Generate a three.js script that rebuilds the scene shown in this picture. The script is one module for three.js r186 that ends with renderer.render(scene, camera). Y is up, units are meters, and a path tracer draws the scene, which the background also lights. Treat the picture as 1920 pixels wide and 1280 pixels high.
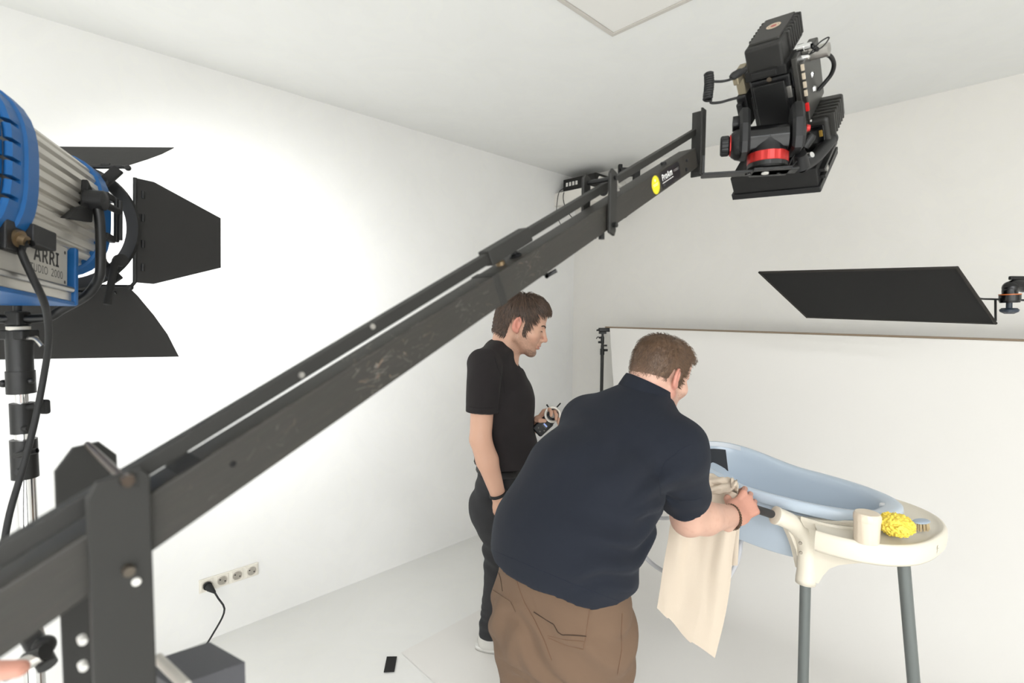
import * as THREE from 'three';
import { RoundedBoxGeometry } from 'three/addons/geometries/RoundedBoxGeometry.js';
import { mergeGeometries, mergeVertices, toCreasedNormals } from 'three/addons/utils/BufferGeometryUtils.js';
import { RectAreaLightUniformsLib } from 'three/addons/lights/RectAreaLightUniformsLib.js';
import { Brush, Evaluator, SUBTRACTION } from 'three-bvh-csg';
import { ImprovedNoise } from 'three/addons/math/ImprovedNoise.js';

// ---------------------------------------------------------------- camera, lights, exposure
const scene = new THREE.Scene();
scene.background = new THREE.Color(0x000000);
const FPX = 950, PITCH = 0.0567, ROLL = 0.0082, CAM_H = 1.6;
const camera = new THREE.PerspectiveCamera(2 * Math.atan(640 / FPX) * 180 / Math.PI, 1.5, 0.04, 60);
camera.position.set(0, CAM_H, 0);
camera.rotation.order = 'YXZ';
camera.rotation.set(-PITCH, 0, ROLL);
camera.focus = 1.9;
camera.userData.fStop = 4.5;
scene.add(camera); camera.updateMatrixWorld();

const renderer = new THREE.WebGLRenderer({ antialias: true });
renderer.toneMapping = THREE.LinearToneMapping;
renderer.toneMappingExposure = 1.0;
renderer.shadowMap.enabled = true;
renderer.shadowMap.type = THREE.PCFSoftShadowMap;
RectAreaLightUniformsLib.init();

// the room: its long side runs 45.9 degrees off the view; a = along the left wall, b = away from it
const YAW = 0.8012, DL = 2.7266, DB = 3.3619, CEIL = 2.722, DR = 4.4, DF = 4.6;
const V = (x, y, z) => new THREE.Vector3(x, y, z);
const room = (a, b, y) => V(a * Math.sin(YAW) + b * Math.cos(YAW), y, -(a * Math.cos(YAW) - b * Math.sin(YAW)));
const ROOM = new THREE.Matrix4().makeRotationY(-YAW);      // x = b, z = -a

// fill panels added to brighten the room, unseen, right of and behind the photographer
const FILL_PANELS = [[-1.2, 1.9], [-1.4, 3.5], [-2.7, 1.4], [-3.0, 3.2]];
const FILL_POWER = 36, SPOT_POWER = 9;
const FILL_COLOR = 0xf8fbff, SPOT_COLOR = 0xfbfdff;
for (const [a, b] of FILL_PANELS) {
  const l = new THREE.RectAreaLight(FILL_COLOR, FILL_POWER, 1.18, 0.58);
  l.position.copy(room(a, b, CEIL - 0.052));
  l.rotation.set(-Math.PI / 2, 0, -YAW, 'XYZ');
  l.name = 'added_fill_panel';
  scene.add(l);
}

// ---------------------------------------------------------------- helpers
// a point of the place seen at pixel (u, v) of the 1920 x 1280 frame, d metres ahead of the camera
function P(u, v, d) {
  let x = u - 960, y = v - 640; const c = Math.cos(ROLL), s = Math.sin(ROLL);
  [x, y] = [c * x - s * y, s * x + c * y];
  const yy = -y / FPX, cp = Math.cos(PITCH), sp = Math.sin(PITCH);
  const w = [x / FPX, yy * cp - sp, yy * sp + cp];
  return V(w[0] / w[2] * d, CAM_H + w[1] / w[2] * d, -d);
}
// the same at a known height
function Ph(u, v, h) { const q = P(u, v, 1); const k = (h - CAM_H) / (q.y - CAM_H); return P(u, v, k); }
let seed = 7;
const rnd = () => { seed = (seed * 1664525 + 1013904223) >>> 0; return seed / 4294967296; };
const noise = new ImprovedNoise();
const nz = (x, y, z = 0) => noise.noise(x, y, z);
const fbm = (x, y, z, o = 4) => { let s = 0, a = 0.5; for (let i = 0; i < o; i++) { s += a * nz(x, y, z); x *= 2.03; y *= 2.03; z *= 2.03; a *= 0.5; } return s; };
const clamp = (x, a, b) => x < a ? a : x > b ? b : x;
const lerp = (a, b, t) => a + (b - a) * t;
const sstep = (a, b, x) => { const t = clamp((x - a) / (b - a), 0, 1); return t * t * (3 - 2 * t); };

const taken = new Map();
function numbered(n) { const k = taken.get(n) || 0; taken.set(n, k + 1); return k ? `${n}_${String(k).padStart(3, '0')}` : n; }
function shadowed(o) { o.castShadow = true; o.receiveShadow = true; return o; }
function thing(name, label, category, base, group) {
  const g = new THREE.Group(); g.name = numbered(name);
  g.position.copy(base); g.userData = { label, category };
  if (group) g.userData.group = group;
  scene.add(g); return g;
}
// geometry comes in world metres; a part is stored relative to its thing
function part(parent, name, geo, mat, label, kind) {
  const list = Array.isArray(geo) ? geo : [geo];
  let g = list.length > 1 ? mergeAll(list) : list[0];
  const off = V(0, 0, 0); for (let o = parent; o && o !== scene; o = o.parent) off.add(o.position);
  g = g.clone(); g.translate(-off.x, -off.y, -off.z);
  const m = shadowed(new THREE.Mesh(g, mat)); m.name = name;
  if (label) m.userData.label = label;
  if (kind) m.userData.kind = kind;
  parent.add(m); return m;
}
function solo(name, geo, mat, label, category, base, group) {
  const list = Array.isArray(geo) ? geo : [geo];
  const g = (list.length > 1 ? mergeAll(list) : list[0]).clone(); g.translate(-base.x, -base.y, -base.z);
  const m = shadowed(new THREE.Mesh(g, mat)); m.name = numbered(name); m.position.copy(base);
  m.userData = { label, category }; if (group) m.userData.group = group;
  scene.add(m); return m;
}
function structure(name, geo, mat, label) {
  const m = shadowed(new THREE.Mesh(Array.isArray(geo) ? mergeAll(geo) : geo, mat)); m.name = name;
  m.userData = { kind: 'structure', label, category: name.split('_')[0] }; scene.add(m); return m;
}
function mergeAll(list) {
  const anyUv = list.every(g => g.attributes.uv), anyCol = list.every(g => g.attributes.color);
  return mergeGeometries(list.map(g => {
    const q = g.index ? g.toNonIndexed() : g.clone();
    for (const k of Object.keys(q.attributes)) if (k !== 'position' && k !== 'normal' && !(k === 'uv' && anyUv) && !(k === 'color' && anyCol)) q.deleteAttribute(k);
    if (!q.attributes.normal) q.computeVertexNormals();
    q.morphAttributes = {}; return q;
  }));
}
// frames: x = right, y = up, -z = forward
function basis(o, x, y, z) { return new THREE.Matrix4().makeBasis(x, y, z).setPosition(o); }
function frameFwd(o, fwd, up = V(0, 1, 0)) {
  const z = fwd.clone().normalize().negate(), x = V().crossVectors(up, z).normalize(), y = V().crossVectors(z, x);
  return basis(o, x, y, z);
}
const loc = (M, x, y, z) => V(x, y, z).applyMatrix4(M);
const I4 = new THREE.Matrix4();
function bx(w, h, d, x = 0, y = 0, z = 0, M = I4, r = 0.002, rot) {
  const rr = Math.min(r, w * 0.45, h * 0.45, d * 0.45);
  const g = rr > 0 ? new RoundedBoxGeometry(w, h, d, 2, rr) : new THREE.BoxGeometry(w, h, d);
  if (rot) g.applyMatrix4(new THREE.Matrix4().makeRotationFromEuler(new THREE.Euler(...rot)));
  g.translate(x, y, z); g.applyMatrix4(M); return g;
}
function cyl(p, q, r0, r1 = r0, seg = 20, open = false) {
  const d = q.clone().sub(p), L = d.length();
  const g = new THREE.CylinderGeometry(r1, r0, L, seg, 1, open); g.translate(0, L / 2, 0);
  g.applyQuaternion(new THREE.Quaternion().setFromUnitVectors(V(0, 1, 0), d.normalize())); g.translate(p.x, p.y, p.z); return g;
}
const lcyl = (M, p, q, r0, r1, seg) => cyl(loc(M, ...p), loc(M, ...q), r0, r1, seg);
function tube(pts, r, seg = 40, rs = 8, closed = false) { return new THREE.TubeGeometry(new THREE.CatmullRomCurve3(pts, closed, 'centripetal'), seg, r, rs, closed); }
function ball(p, r, sx = 1, sy = 1, sz = 1) { const g = new THREE.SphereGeometry(r, 18, 12); g.scale(sx, sy, sz); g.translate(p.x, p.y, p.z); return g; }
// profile [[radius, along]...] turned round the axis p -> dir
function lathe(p, dir, prof, seg = 40) {
  const g = toCreasedNormals(new THREE.LatheGeometry(prof.map(([r, y]) => new THREE.Vector2(Math.max(r, 1e-5), y)), seg), 0.6);
  g.applyQuaternion(new THREE.Quaternion().setFromUnitVectors(V(0, 1, 0), dir.clone().normalize())); g.translate(p.x, p.y, p.z); return g;
}
// polygon in local x, y, thickness along local z (centred), placed by M
function plate(pts, th, M, bevel = 0.001, holes = []) {
  const s = new THREE.Shape(pts.map(([x, y]) => new THREE.Vector2(x, y)));
  for (const h of holes) s.holes.push(new THREE.Path(h.map(([x, y]) => new THREE.Vector2(x, y))));
  const g = new THREE.ExtrudeGeometry(s, { depth: Math.max(th - 2 * bevel, 1e-4), bevelEnabled: bevel > 0, bevelSize: bevel, bevelThickness: bevel, bevelOffset: -bevel, bevelSegments: 1, curveSegments: 12 });
  g.translate(0, 0, -th / 2 + bevel); g.applyMatrix4(M); return g;
}
const circlePts = (cx, cy, r, n = 16) => Array.from({ length: n }, (_, i) => [cx + r * Math.cos(i / n * 6.28319), cy + r * Math.sin(i / n * 6.28319)]);
// metre uv by the main direction of each face
function boxUV(g, k = 1) {
  const q = g.index ? g.toNonIndexed() : g; const p = q.attributes.position, n = q.attributes.normal, uv = new Float32Array(p.count * 2);
  for (let i = 0; i < p.count; i += 3) {
    let x = 0, y = 0, z = 0; for (let j = 0; j < 3; j++) { x += Math.abs(n.getX(i + j)); y += Math.abs(n.getY(i + j)); z += Math.abs(n.getZ(i + j)); }
    for (let j = 0; j < 3; j++) {
      const X = p.getX(i + j), Y = p.getY(i + j), Z = p.getZ(i + j);
      const [s, t] = y >= x && y >= z ? [X, Z] : x >= z ? [Z, Y] : [X, Y];
      uv[(i + j) * 2] = s * k; uv[(i + j) * 2 + 1] = t * k;
    }
  }
  q.setAttribute('uv', new THREE.BufferAttribute(uv, 2)); return q;
}
// loft through rings of equal point counts
function loft(rings, closeRing = true, capA = true, capB = true) {
  const n = rings[0].length, pos = [], idx = [];
  for (const r of rings) for (const p of r) pos.push(p.x, p.y, p.z);
  const m = closeRing ? n : n - 1;
  for (let i = 0; i < rings.length - 1; i++) for (let j = 0; j < m; j++) { const a = i * n + j, b = i * n + (j + 1) % n, c = a + n, d = b + n; idx.push(a, b, c, b, d, c); }
  const cap = (k, flip) => { const c = V(0, 0, 0); rings[k].forEach(p => c.add(p)); c.divideScalar(n); const ci = pos.length / 3; pos.push(c.x, c.y, c.z); for (let j = 0; j < n; j++) { const a = k * n + j, b = k * n + (j + 1) % n; flip ? idx.push(ci, b, a) : idx.push(ci, a, b); } };
  if (capA && closeRing) cap(0, true); if (capB && closeRing) cap(rings.length - 1, false);
  const g = new THREE.BufferGeometry(); g.setAttribute('position', new THREE.Float32BufferAttribute(pos, 3)); g.setIndex(idx); g.computeVertexNormals(); return g;
}

// ---- signed distance fields meshed by surface nets
const sd = {
  cone(a, b, ra, rb) {                                          // tapered capsule
    const ax = a.x, ay = a.y, az = a.z, dx = b.x - ax, dy = b.y - ay, dz = b.z - az, L2 = dx * dx + dy * dy + dz * dz;
    return (x, y, z) => { const px = x - ax, py = y - ay, pz = z - az; let t = (px * dx + py * dy + pz * dz) / L2; t = t < 0 ? 0 : t > 1 ? 1 : t; const qx = px - dx * t, qy = py - dy * t, qz = pz - dz * t; return Math.sqrt(qx * qx + qy * qy + qz * qz) - (ra + (rb - ra) * t); };
  },
  // flattened tapered capsule: half widths [w, d] at a and b, w along side
  flat(a, b, wa, da, wb, db, side) {
    const dir = b.clone().sub(a), L = dir.length(); dir.normalize();
    const s = side.clone().addScaledVector(dir, -side.dot(dir)).normalize(), n = V().crossVectors(dir, s);
    return (x, y, z) => {
      const px = x - a.x, py = y - a.y, pz = z - a.z; const l = px * dir.x + py * dir.y + pz * dir.z; const t = l < 0 ? 0 : l > L ? 1 : l / L;
      const e = l < 0 ? -l : l > L ? l - L : 0, u = px * s.x + py * s.y + pz * s.z, v = px * n.x + py * n.y + pz * n.z;
      const w = wa + (wb - wa) * t, d = da + (db - da) * t, m = w < d ? w : d;
      const k = Math.sqrt(u * u / (w * w) + v * v / (d * d) + e * e / (m * m));
      return (k - 1) * m;
    };
  },
  ell(c, rx, ry, rz, M) {                                        // ellipsoid, M = rotation frame (Matrix4) or none
    const inv = M ? M.clone().setPosition(0, 0, 0).transpose().elements : null; const m = Math.min(rx, ry, rz);
    return (x, y, z) => { let px = x - c.x, py = y - c.y, pz = z - c.z; if (inv) { const a = inv[0] * px + inv[4] * py + inv[8] * pz, b = inv[1] * px + inv[5] * py + inv[9] * pz, d = inv[2] * px + inv[6] * py + inv[10] * pz; px = a; py = b; pz = d; } px /= rx; py /= ry; pz /= rz; const k0 = Math.sqrt(px * px + py * py + pz * pz); const qx = px / rx, qy = py / ry, qz = pz / rz, k1 = Math.sqrt(qx * qx + qy * qy + qz * qz); return k1 < 1e-9 ? -m : k0 * (k0 - 1) / k1; };
  },
};
const smin = (a, b, k) => { const h = k - Math.abs(a - b); return (a < b ? a : b) - (h > 0 ? h * h / (4 * k) : 0); };
const smax = (a, b, k) => -smin(-a, -b, k);
function blend(list, k) { return (x, y, z) => { let d = list[0](x, y, z); for (let i = 1; i < list.length; i++) d = smin(d, list[i](x, y, z), k); return d; }; }
const bound = (c, r, f) => (x, y, z) => { const d = Math.hypot(x - c.x, y - c.y, z - c.z) - r; return d > 0.05 ? d : f(x, y, z); };
function nets(f, lo, hi, cell, skip) {
  const B = 4; let nx = Math.ceil((hi.x - lo.x) / cell / B) * B, ny = Math.ceil((hi.y - lo.y) / cell / B) * B, nzz = Math.ceil((hi.z - lo.z) / cell / B) * B;
  const sx = nx + 1, sy = ny + 1, sz = nzz + 1, F = new Float32Array(sx * sy * sz).fill(NaN), id = (i, j, k) => i + sx * (j + sy * k);
  const reach = cell * B * 0.5 * 1.7321 * 1.9;
  const val = (i, j, k) => { const q = id(i, j, k); let v = F[q]; if (v !== v) { v = f(lo.x + i * cell, lo.y + j * cell, lo.z + k * cell); F[q] = v; } return v; };
  const vid = new Int32Array(nx * ny * nzz).fill(-1), cid = (i, j, k) => i + nx * (j + ny * k), pos = [], blocks = [];
  for (let k = 0; k < nzz; k += B) for (let j = 0; j < ny; j += B) for (let i = 0; i < nx; i += B) {
    const cx = lo.x + (i + B / 2) * cell, cy = lo.y + (j + B / 2) * cell, cz = lo.z + (k + B / 2) * cell;
    if (Math.abs(f(cx, cy, cz)) > reach) continue;
    blocks.push([i, j, k]);
    for (let c = k; c < k + B; c++) for (let b = j; b < j + B; b++) for (let a = i; a < i + B; a++) {
      if (skip && skip(lo.x + (a + 0.5) * cell, lo.y + (b + 0.5) * cell, lo.z + (c + 0.5) * cell)) continue;
      let mask = 0; const v = []; for (let q = 0; q < 8; q++) { const w = val(a + (q & 1), b + ((q >> 1) & 1), c + (q >> 2)); v.push(w); if (w < 0) mask |= 1 << q; }
      if (mask === 0 || mask === 255) continue;
      let n = 0, X = 0, Y = 0, Z = 0;
      for (let e = 0; e < 12; e++) { const [p, q] = EDGES[e]; if (((mask >> p) & 1) === ((mask >> q) & 1)) continue; const t = v[p] / (v[p] - v[q]); X += lerp(p & 1, q & 1, t); Y += lerp((p >> 1) & 1, (q >> 1) & 1, t); Z += lerp(p >> 2, q >> 2, t); n++; }
      vid[cid(a, b, c)] = pos.length / 3; pos.push(lo.x + (a + X / n) * cell, lo.y + (b + Y / n) * cell, lo.z + (c + Z / n) * cell);
    }
  }
  const idx = []; const quad = (a, b, c, d, flip) => { if (a < 0 || b < 0 || c < 0 || d < 0) return; flip ? idx.push(a, c, b, b, c, d) : idx.push(a, b, c, b, d, c); };
  for (const [i, j, k] of blocks) for (let c = k; c < k + B; c++) for (let b = j; b < j + B; b++) for (let a = i; a < i + B; a++) {
    if (vid[cid(a, b, c)] < 0) continue; const s0 = val(a, b, c) < 0;
    if (b > 0 && c > 0 && s0 !== (val(a + 1, b, c) < 0)) quad(vid[cid(a, b - 1, c - 1)], vid[cid(a, b, c - 1)], vid[cid(a, b - 1, c)], vid[cid(a, b, c)], !s0);
    if (a > 0 && c > 0 && s0 !== (val(a, b + 1, c) < 0)) quad(vid[cid(a - 1, b, c - 1)], vid[cid(a - 1, b, c)], vid[cid(a, b, c - 1)], vid[cid(a, b, c)], !s0);
    if (a > 0 && b > 0 && s0 !== (val(a, b, c + 1) < 0)) quad(vid[cid(a - 1, b - 1, c)], vid[cid(a, b - 1, c)], vid[cid(a - 1, b, c)], vid[cid(a, b, c)], !s0);
  }
  const g = new THREE.BufferGeometry(); g.setAttribute('position', new THREE.Float32BufferAttribute(pos, 3)); g.setIndex(idx); g.computeVertexNormals(); return g;
}
const EDGES = [[0, 1], [2, 3], [4, 5], [6, 7], [0, 2], [1, 3], [4, 6], [5, 7], [0, 4], [1, 5], [2, 6], [3, 7]];
function paint(g, fn) {                                          // linear vertex colours from position
  const p = g.attributes.position, n = g.attributes.normal, c = new Float32Array(p.count * 3);
  for (let i = 0; i < p.count; i++) { const r = fn(p.getX(i), p.getY(i), p.getZ(i), n, i); c[i * 3] = r[0]; c[i * 3 + 1] = r[1]; c[i * 3 + 2] = r[2]; }
  g.setAttribute('color', new THREE.BufferAttribute(c, 3)); return g;
}

// ---------------------------------------------------------------- textures and materials
function grain(size, fn, srgb) {                                 // fn(u, v) -> [r, g, b] 0..255, tiling left to fn
  const d = new Uint8Array(size * size * 4);
  for (let j = 0; j < size; j++) for (let i = 0; i < size; i++) { const c = fn(i / size, j / size); const o = (j * size + i) * 4; d[o] = clamp(c[0], 0, 255); d[o + 1] = clamp(c[1], 0, 255); d[o + 2] = clamp(c[2], 0, 255); d[o + 3] = 255; }
  const t = new THREE.DataTexture(d, size, size); t.magFilter = THREE.LinearFilter; t.minFilter = THREE.LinearMipmapLinearFilter; t.generateMipmaps = true;
  t.wrapS = t.wrapT = THREE.RepeatWrapping; if (srgb) t.colorSpace = THREE.SRGBColorSpace; t.needsUpdate = true; return t;
}
const tileN = (u, v, f, s = 0) => { const a = u * 6.28319, b = v * 6.28319, R = f / 6.28319; return nz(R * Math.cos(a) + s, R * Math.sin(a) + 1.7 * s + R * Math.cos(b) * 0.9, R * Math.sin(b) + 11 + s); };
function canvasTex(w, h, draw) { const c = document.createElement('canvas'); c.width = w; c.height = h; draw(c.getContext('2d'), w, h); const t = new THREE.CanvasTexture(c); t.colorSpace = THREE.SRGBColorSpace; return t; }
function M_(color, roughness = 0.6, metalness = 0, o = {}) { return new THREE.MeshStandardMaterial({ color, roughness, metalness, ...o }); }
const rep = (t, x, y = x) => { const c = t.clone(); c.repeat.set(x, y); c.needsUpdate = true; return c; };

const plasterBump = grain(256, (u, v) => { const n = 128 + 60 * (tileN(u, v, 40) + 0.6 * tileN(u, v, 90, 3)); return [n, n, n]; });
const wearMap = grain(512, (u, v) => {                           // faint scuffs for painted surfaces
  const n = tileN(u, v, 6, 2) + 0.5 * tileN(u, v, 18, 5); const c = 250 + 2 * n; return [c, c, c * 0.995];
}, true);
const weave = grain(128, (u, v) => { const a = Math.sin(u * 6.28319 * 32), b = Math.sin(v * 6.28319 * 32); const n = 128 + 70 * a * b + 30 * tileN(u, v, 30); return [n, n, n]; });
const twill = grain(128, (u, v) => { const n = 128 + 80 * Math.sin((u + v) * 6.28319 * 24) + 30 * tileN(u, v, 24); return [n, n, n]; });
const speck = grain(256, (u, v) => { const n = 128 + 70 * (tileN(u, v, 70) + 0.5 * tileN(u, v, 130, 7)); return [n, n, n]; });

const mat = {
  wallBack: M_(0xedeae5, 0.85, 0, { map: wearMap, bumpMap: plasterBump, bumpScale: 0.0006 }),
  wall: M_(0xf4f3f1, 0.85, 0, { map: wearMap, bumpMap: plasterBump, bumpScale: 0.0006 }),
  ceiling: M_(0xf8f8f6, 0.9, 0, { map: wearMap, bumpMap: plasterBump, bumpScale: 0.0005 }),
  floor: M_(0xf1f0ed, 0.55, 0, { map: wearMap }),
  hatch: M_(0xf0eee9, 0.6), hatchFrame: M_(0xcfcac2, 0.6),
  paper: M_(0xe9e6e1, 0.9, 0, { side: THREE.DoubleSide, bumpMap: speck, bumpScale: 0.0002 }),
  blackMetal: M_(0x101010, 0.42, 0.1, { bumpMap: speck, bumpScale: 0.0002 }),
  blackMatte: M_(0x100f0e, 0.75, 0, { bumpMap: speck, bumpScale: 0.0003 }),
  door: M_(0x141210, 0.7, 0, { bumpMap: speck, bumpScale: 0.0004, side: THREE.DoubleSide }),
  plastic: M_(0x0d0d0f, 0.5), plasticGloss: M_(0x09090b, 0.22), rubber: M_(0x101011, 0.65),
  blue: M_(0x085896, 0.42, 0, { bumpMap: speck, bumpScale: 0.0003 }), blueDark: M_(0x06263f, 0.7),
  alu: M_(0xc9c5bd, 0.38, 0.75), chrome: M_(0xe2e2e2, 0.14, 1), steel: M_(0xb5b2ad, 0.28, 0.9), brass: M_(0x7d6a50, 0.4, 0.7),
  plateGrey: M_(0xb9b5ad, 0.45, 0.35), white: M_(0xe0ddd6, 0.5), cream: M_(0xe6decd, 0.36), creamGloss: M_(0xe6d7c2, 0.28),
  beam: M_(0x1e1d1a, 0.6, 0, { bumpMap: speck, bumpScale: 0.0002 }),
  red: M_(0xb22a26, 0.35, 0.4), glass: M_(0x0b0d10, 0.08),
};

// ---------------------------------------------------------------- room shell
{
  const T = 0.16, W = DL + DR, D = DB + DF, cb = (DR - DL) / 2, ca = (DB - DF) / 2;
  const shell = (w, h, d, b, y, a) => boxUV(bx(w, h, d, b, y, -a, I4, 0)).applyMatrix4(ROOM);
  structure('floor', shell(W + 2 * T, T, D + 2 * T, cb, -T / 2, ca), mat.floor, 'white painted studio floor');
  const ceiling = structure('ceiling', shell(W + 2 * T, T, D + 2 * T, cb, CEIL + T / 2, ca), mat.ceiling, 'white ceiling with a flush square access panel');
  structure('wall_left', shell(T, CEIL, D + 2 * T, -DL - T / 2, CEIL / 2, ca), mat.wall, 'white left wall lit by the spotlight');
  structure('wall_back', shell(W + 2 * T, CEIL, T, cb, CEIL / 2, DB + T / 2), mat.wallBack, 'white back wall behind the paper backdrop');
  structure('wall_right', shell(T, CEIL, D + 2 * T, DR + T / 2, CEIL / 2, ca), mat.wall, 'white right wall');
  structure('wall_front', shell(W + 2 * T, CEIL, T, cb, CEIL / 2, -DF - T / 2), mat.wall, 'white wall behind the photographer');
  // access panel: its corner nearest the back wall and left wall is in view
  const c = Ph(1138.8, 63.3, CEIL), a0 = c.x * Math.sin(YAW) - c.z * Math.cos(YAW), b0 = c.x * Math.cos(YAW) + c.z * Math.sin(YAW);
  const S = 0.62, fr = 0.017, fb = (w, d, b, a) => bx(w, 0.007, d, b, CEIL - 0.0032, -a, I4, 0.001).applyMatrix4(ROOM);
  part(ceiling, 'panel_frame', fb(S, fr, b0 + S / 2, a0 - fr / 2), mat.hatchFrame, 'pale grey strips in place of the recessed gap round the access panel');  // raised strips; the grey of the recessed gap is put into their colour
  part(ceiling, 'panel_frame', fb(S, fr, b0 + S / 2, a0 - S + fr / 2), mat.hatchFrame);
  part(ceiling, 'panel_frame', fb(fr, S - 2 * fr, b0 + fr / 2, a0 - S / 2), mat.hatchFrame);
  part(ceiling, 'panel_frame', fb(fr, S - 2 * fr, b0 + S - fr / 2, a0 - S / 2), mat.hatchFrame);
  part(ceiling, 'access_panel', bx(S - 2 * fr - 0.004, 0.003, S - 2 * fr - 0.004, b0 + S / 2, CEIL - 0.001, -(a0 - S / 2), I4, 0.0005).applyMatrix4(ROOM), mat.hatch);
}
// bodies for the added fill panels, out of view behind the photographer
{
  const glow = new THREE.MeshStandardMaterial({ color: 0xffffff, emissive: FILL_COLOR, emissiveIntensity: 1.2, roughness: 0.9 });
  FILL_PANELS.forEach(([a, b], i) => {
    const t = thing('added_fill_light', ['added white fill light panel, unseen, right of the photographer, nearest the back wall', 'added white fill light panel, unseen, nearest the right wall', 'added white fill light panel, unseen, closest behind the photographer', 'added white fill light panel, unseen, farthest from the back wall'][i], 'light', room(a, b, CEIL - 0.02), 'added fill lights');
    const mk = (w, h, d, y) => bx(w, h, d, b, y, -a, I4, 0.003).applyMatrix4(ROOM);
    part(t, 'housing', mk(1.24, 0.035, 0.64, CEIL - 0.0185), mat.white);
    part(t, 'diffuser', mk(1.18, 0.008, 0.58, CEIL - 0.04), glow);
  });
}
// paper backdrop sweeping from its bar down onto the floor
const BAR_A = 3.13, BAR_Y = 1.492;
{
  const prof = [[BAR_A, BAR_Y], [BAR_A - 0.004, 1.2], [BAR_A - 0.01, 0.8], [BAR_A - 0.03, 0.55]];
  for (let i = 0; i <= 12; i++) { const t = i / 12 * Math.PI / 2; prof.push([BAR_A - 0.04 - 0.5 * (1 - Math.cos(t)), 0.504 - 0.5 * Math.sin(t)]); }
  for (const a of [2.3, 2.0, 1.7, 1.45, 1.23]) prof.push([a, 0.004]);
  const bs = []; for (let i = 0; i <= 30; i++) bs.push(lerp(-2.02, 0.72, i / 30));
  const mk = off => prof.map(([a, y], k) => bs.map((b, j) => { const w = 0.004 * nz(b * 1.3, k * 0.4, 3) * sstep(0, 0.4, y); return room(a + w - (k < 6 ? off : 0), b - 0.17 * (y / BAR_Y) * (0.72 - b) / 2.74 - 0.02 * (k > 16 ? (k - 16) / 5 : 0) * (b < 0 ? -1 : 0), y - (k >= 6 ? off : 0)); }));
  const g1 = loft(mk(0), false), g2 = loft(mk(0.0015), false);
  const t = thing('paper_backdrop', 'white paper backdrop sweeping from a thin bar down across the floor', 'backdrop', room(BAR_A, -0.6, 0));
  part(t, 'paper_sheet', [g1, g2], mat.paper);
  const bar = M_(0x8c7a66, 0.6);
  const tb = solo('backdrop_bar', cyl(room(BAR_A, -2.23, BAR_Y + 0.0065), room(BAR_A, 0.95, BAR_Y + 0.0065), 0.0055, 0.0055, 12), bar, 'thin brown crossbar carrying the paper backdrop', 'bar', room(BAR_A, -2.2, BAR_Y));
}
// stands at the two ends of the bar
for (const [b, seen] of [[-2.255, true], [0.99, false]]) {
  const c = room(BAR_A, b, 0), t = thing('backdrop_stand', seen ? 'slim black telescopic stand holding the left end of the backdrop bar' : 'black telescopic stand at the far right end of the backdrop bar', 'stand', c);
  const at = (y, dx = 0, dz = 0) => V(c.x + dx, y, c.z + dz);
  const m = mat.blackMetal;
  part(t, 'lower_tube', cyl(at(0.2), at(0.95), 0.0165), m); part(t, 'upper_tube', cyl(at(0.93), at(1.36), 0.0125), m);
  part(t, 'collar', cyl(at(1.29), at(1.335), 0.0165), m); part(t, 'collar', cyl(at(0.93), at(0.99), 0.02), m);
  part(t, 'spigot', [cyl(at(1.335), at(1.43), 0.0105), cyl(at(1.375), at(1.425), 0.0135)], m);
  part(t, 'clamp', [bx(0.085, 0.03, 0.034, c.x + 0.012, 1.478, c.z, I4, 0.006), bx(0.055, 0.016, 0.03, c.x, 1.455, c.z, I4, 0.004), cyl(at(1.43), at(1.47), 0.009)], m);
  part(t, 'knob', cyl(at(1.36, 0.012), at(1.36, 0.034), 0.007), m); part(t, 'knob', cyl(at(1.325, 0.012), at(1.325, 0.04), 0.009), m);
  part(t, 'knob', [cyl(at(1.42, -0.01), at(1.418, -0.028), 0.007), tube([at(1.42, -0.022), at(1.424, -0.035), at(1.41, -0.046)], 0.004, 10, 6)], m);
  part(t, 'knob', cyl(at(1.385, -0.012), at(1.385, -0.032), 0.0085), m); part(t, 'knob', cyl(at(1.478, -0.03), at(1.472, -0.046), 0.006), m);
  for (let k = 0; k < 3; k++) { const q = k * 2.094 + 0.6; part(t, 'leg', [cyl(at(0.42, 0.02 * Math.cos(q), 0.02 * Math.sin(q)), at(0.015, 0.19 * Math.cos(q), 0.19 * Math.sin(q)), 0.009), cyl(at(0.22), at(0.19, 0.115 * Math.cos(q), 0.115 * Math.sin(q)), 0.006)], m); }
}
// black gaffer tape at the corner of the paper
{
  const q = [[735, 1234], [754, 1233.5], [749.5, 1262], [729.5, 1263.5]].map(([u, v]) => Ph(u, v, 0.006));
  const top = [], bot = []; const n = 4; for (const p of [q[0], q[1], q[2], q[3]]) { top.push(p); bot.push(V(p.x, 0.0042, p.z)); }
  const g = loft([bot, top]); const c = q[0].clone().add(q[2]).multiplyScalar(0.5); c.y = 0.0042;
  solo('gaffer_tape', toCreasedNormals(g, 0.5), mat.blackMatte, 'small rectangle of black tape on the white floor', 'tape', c);
}
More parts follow.
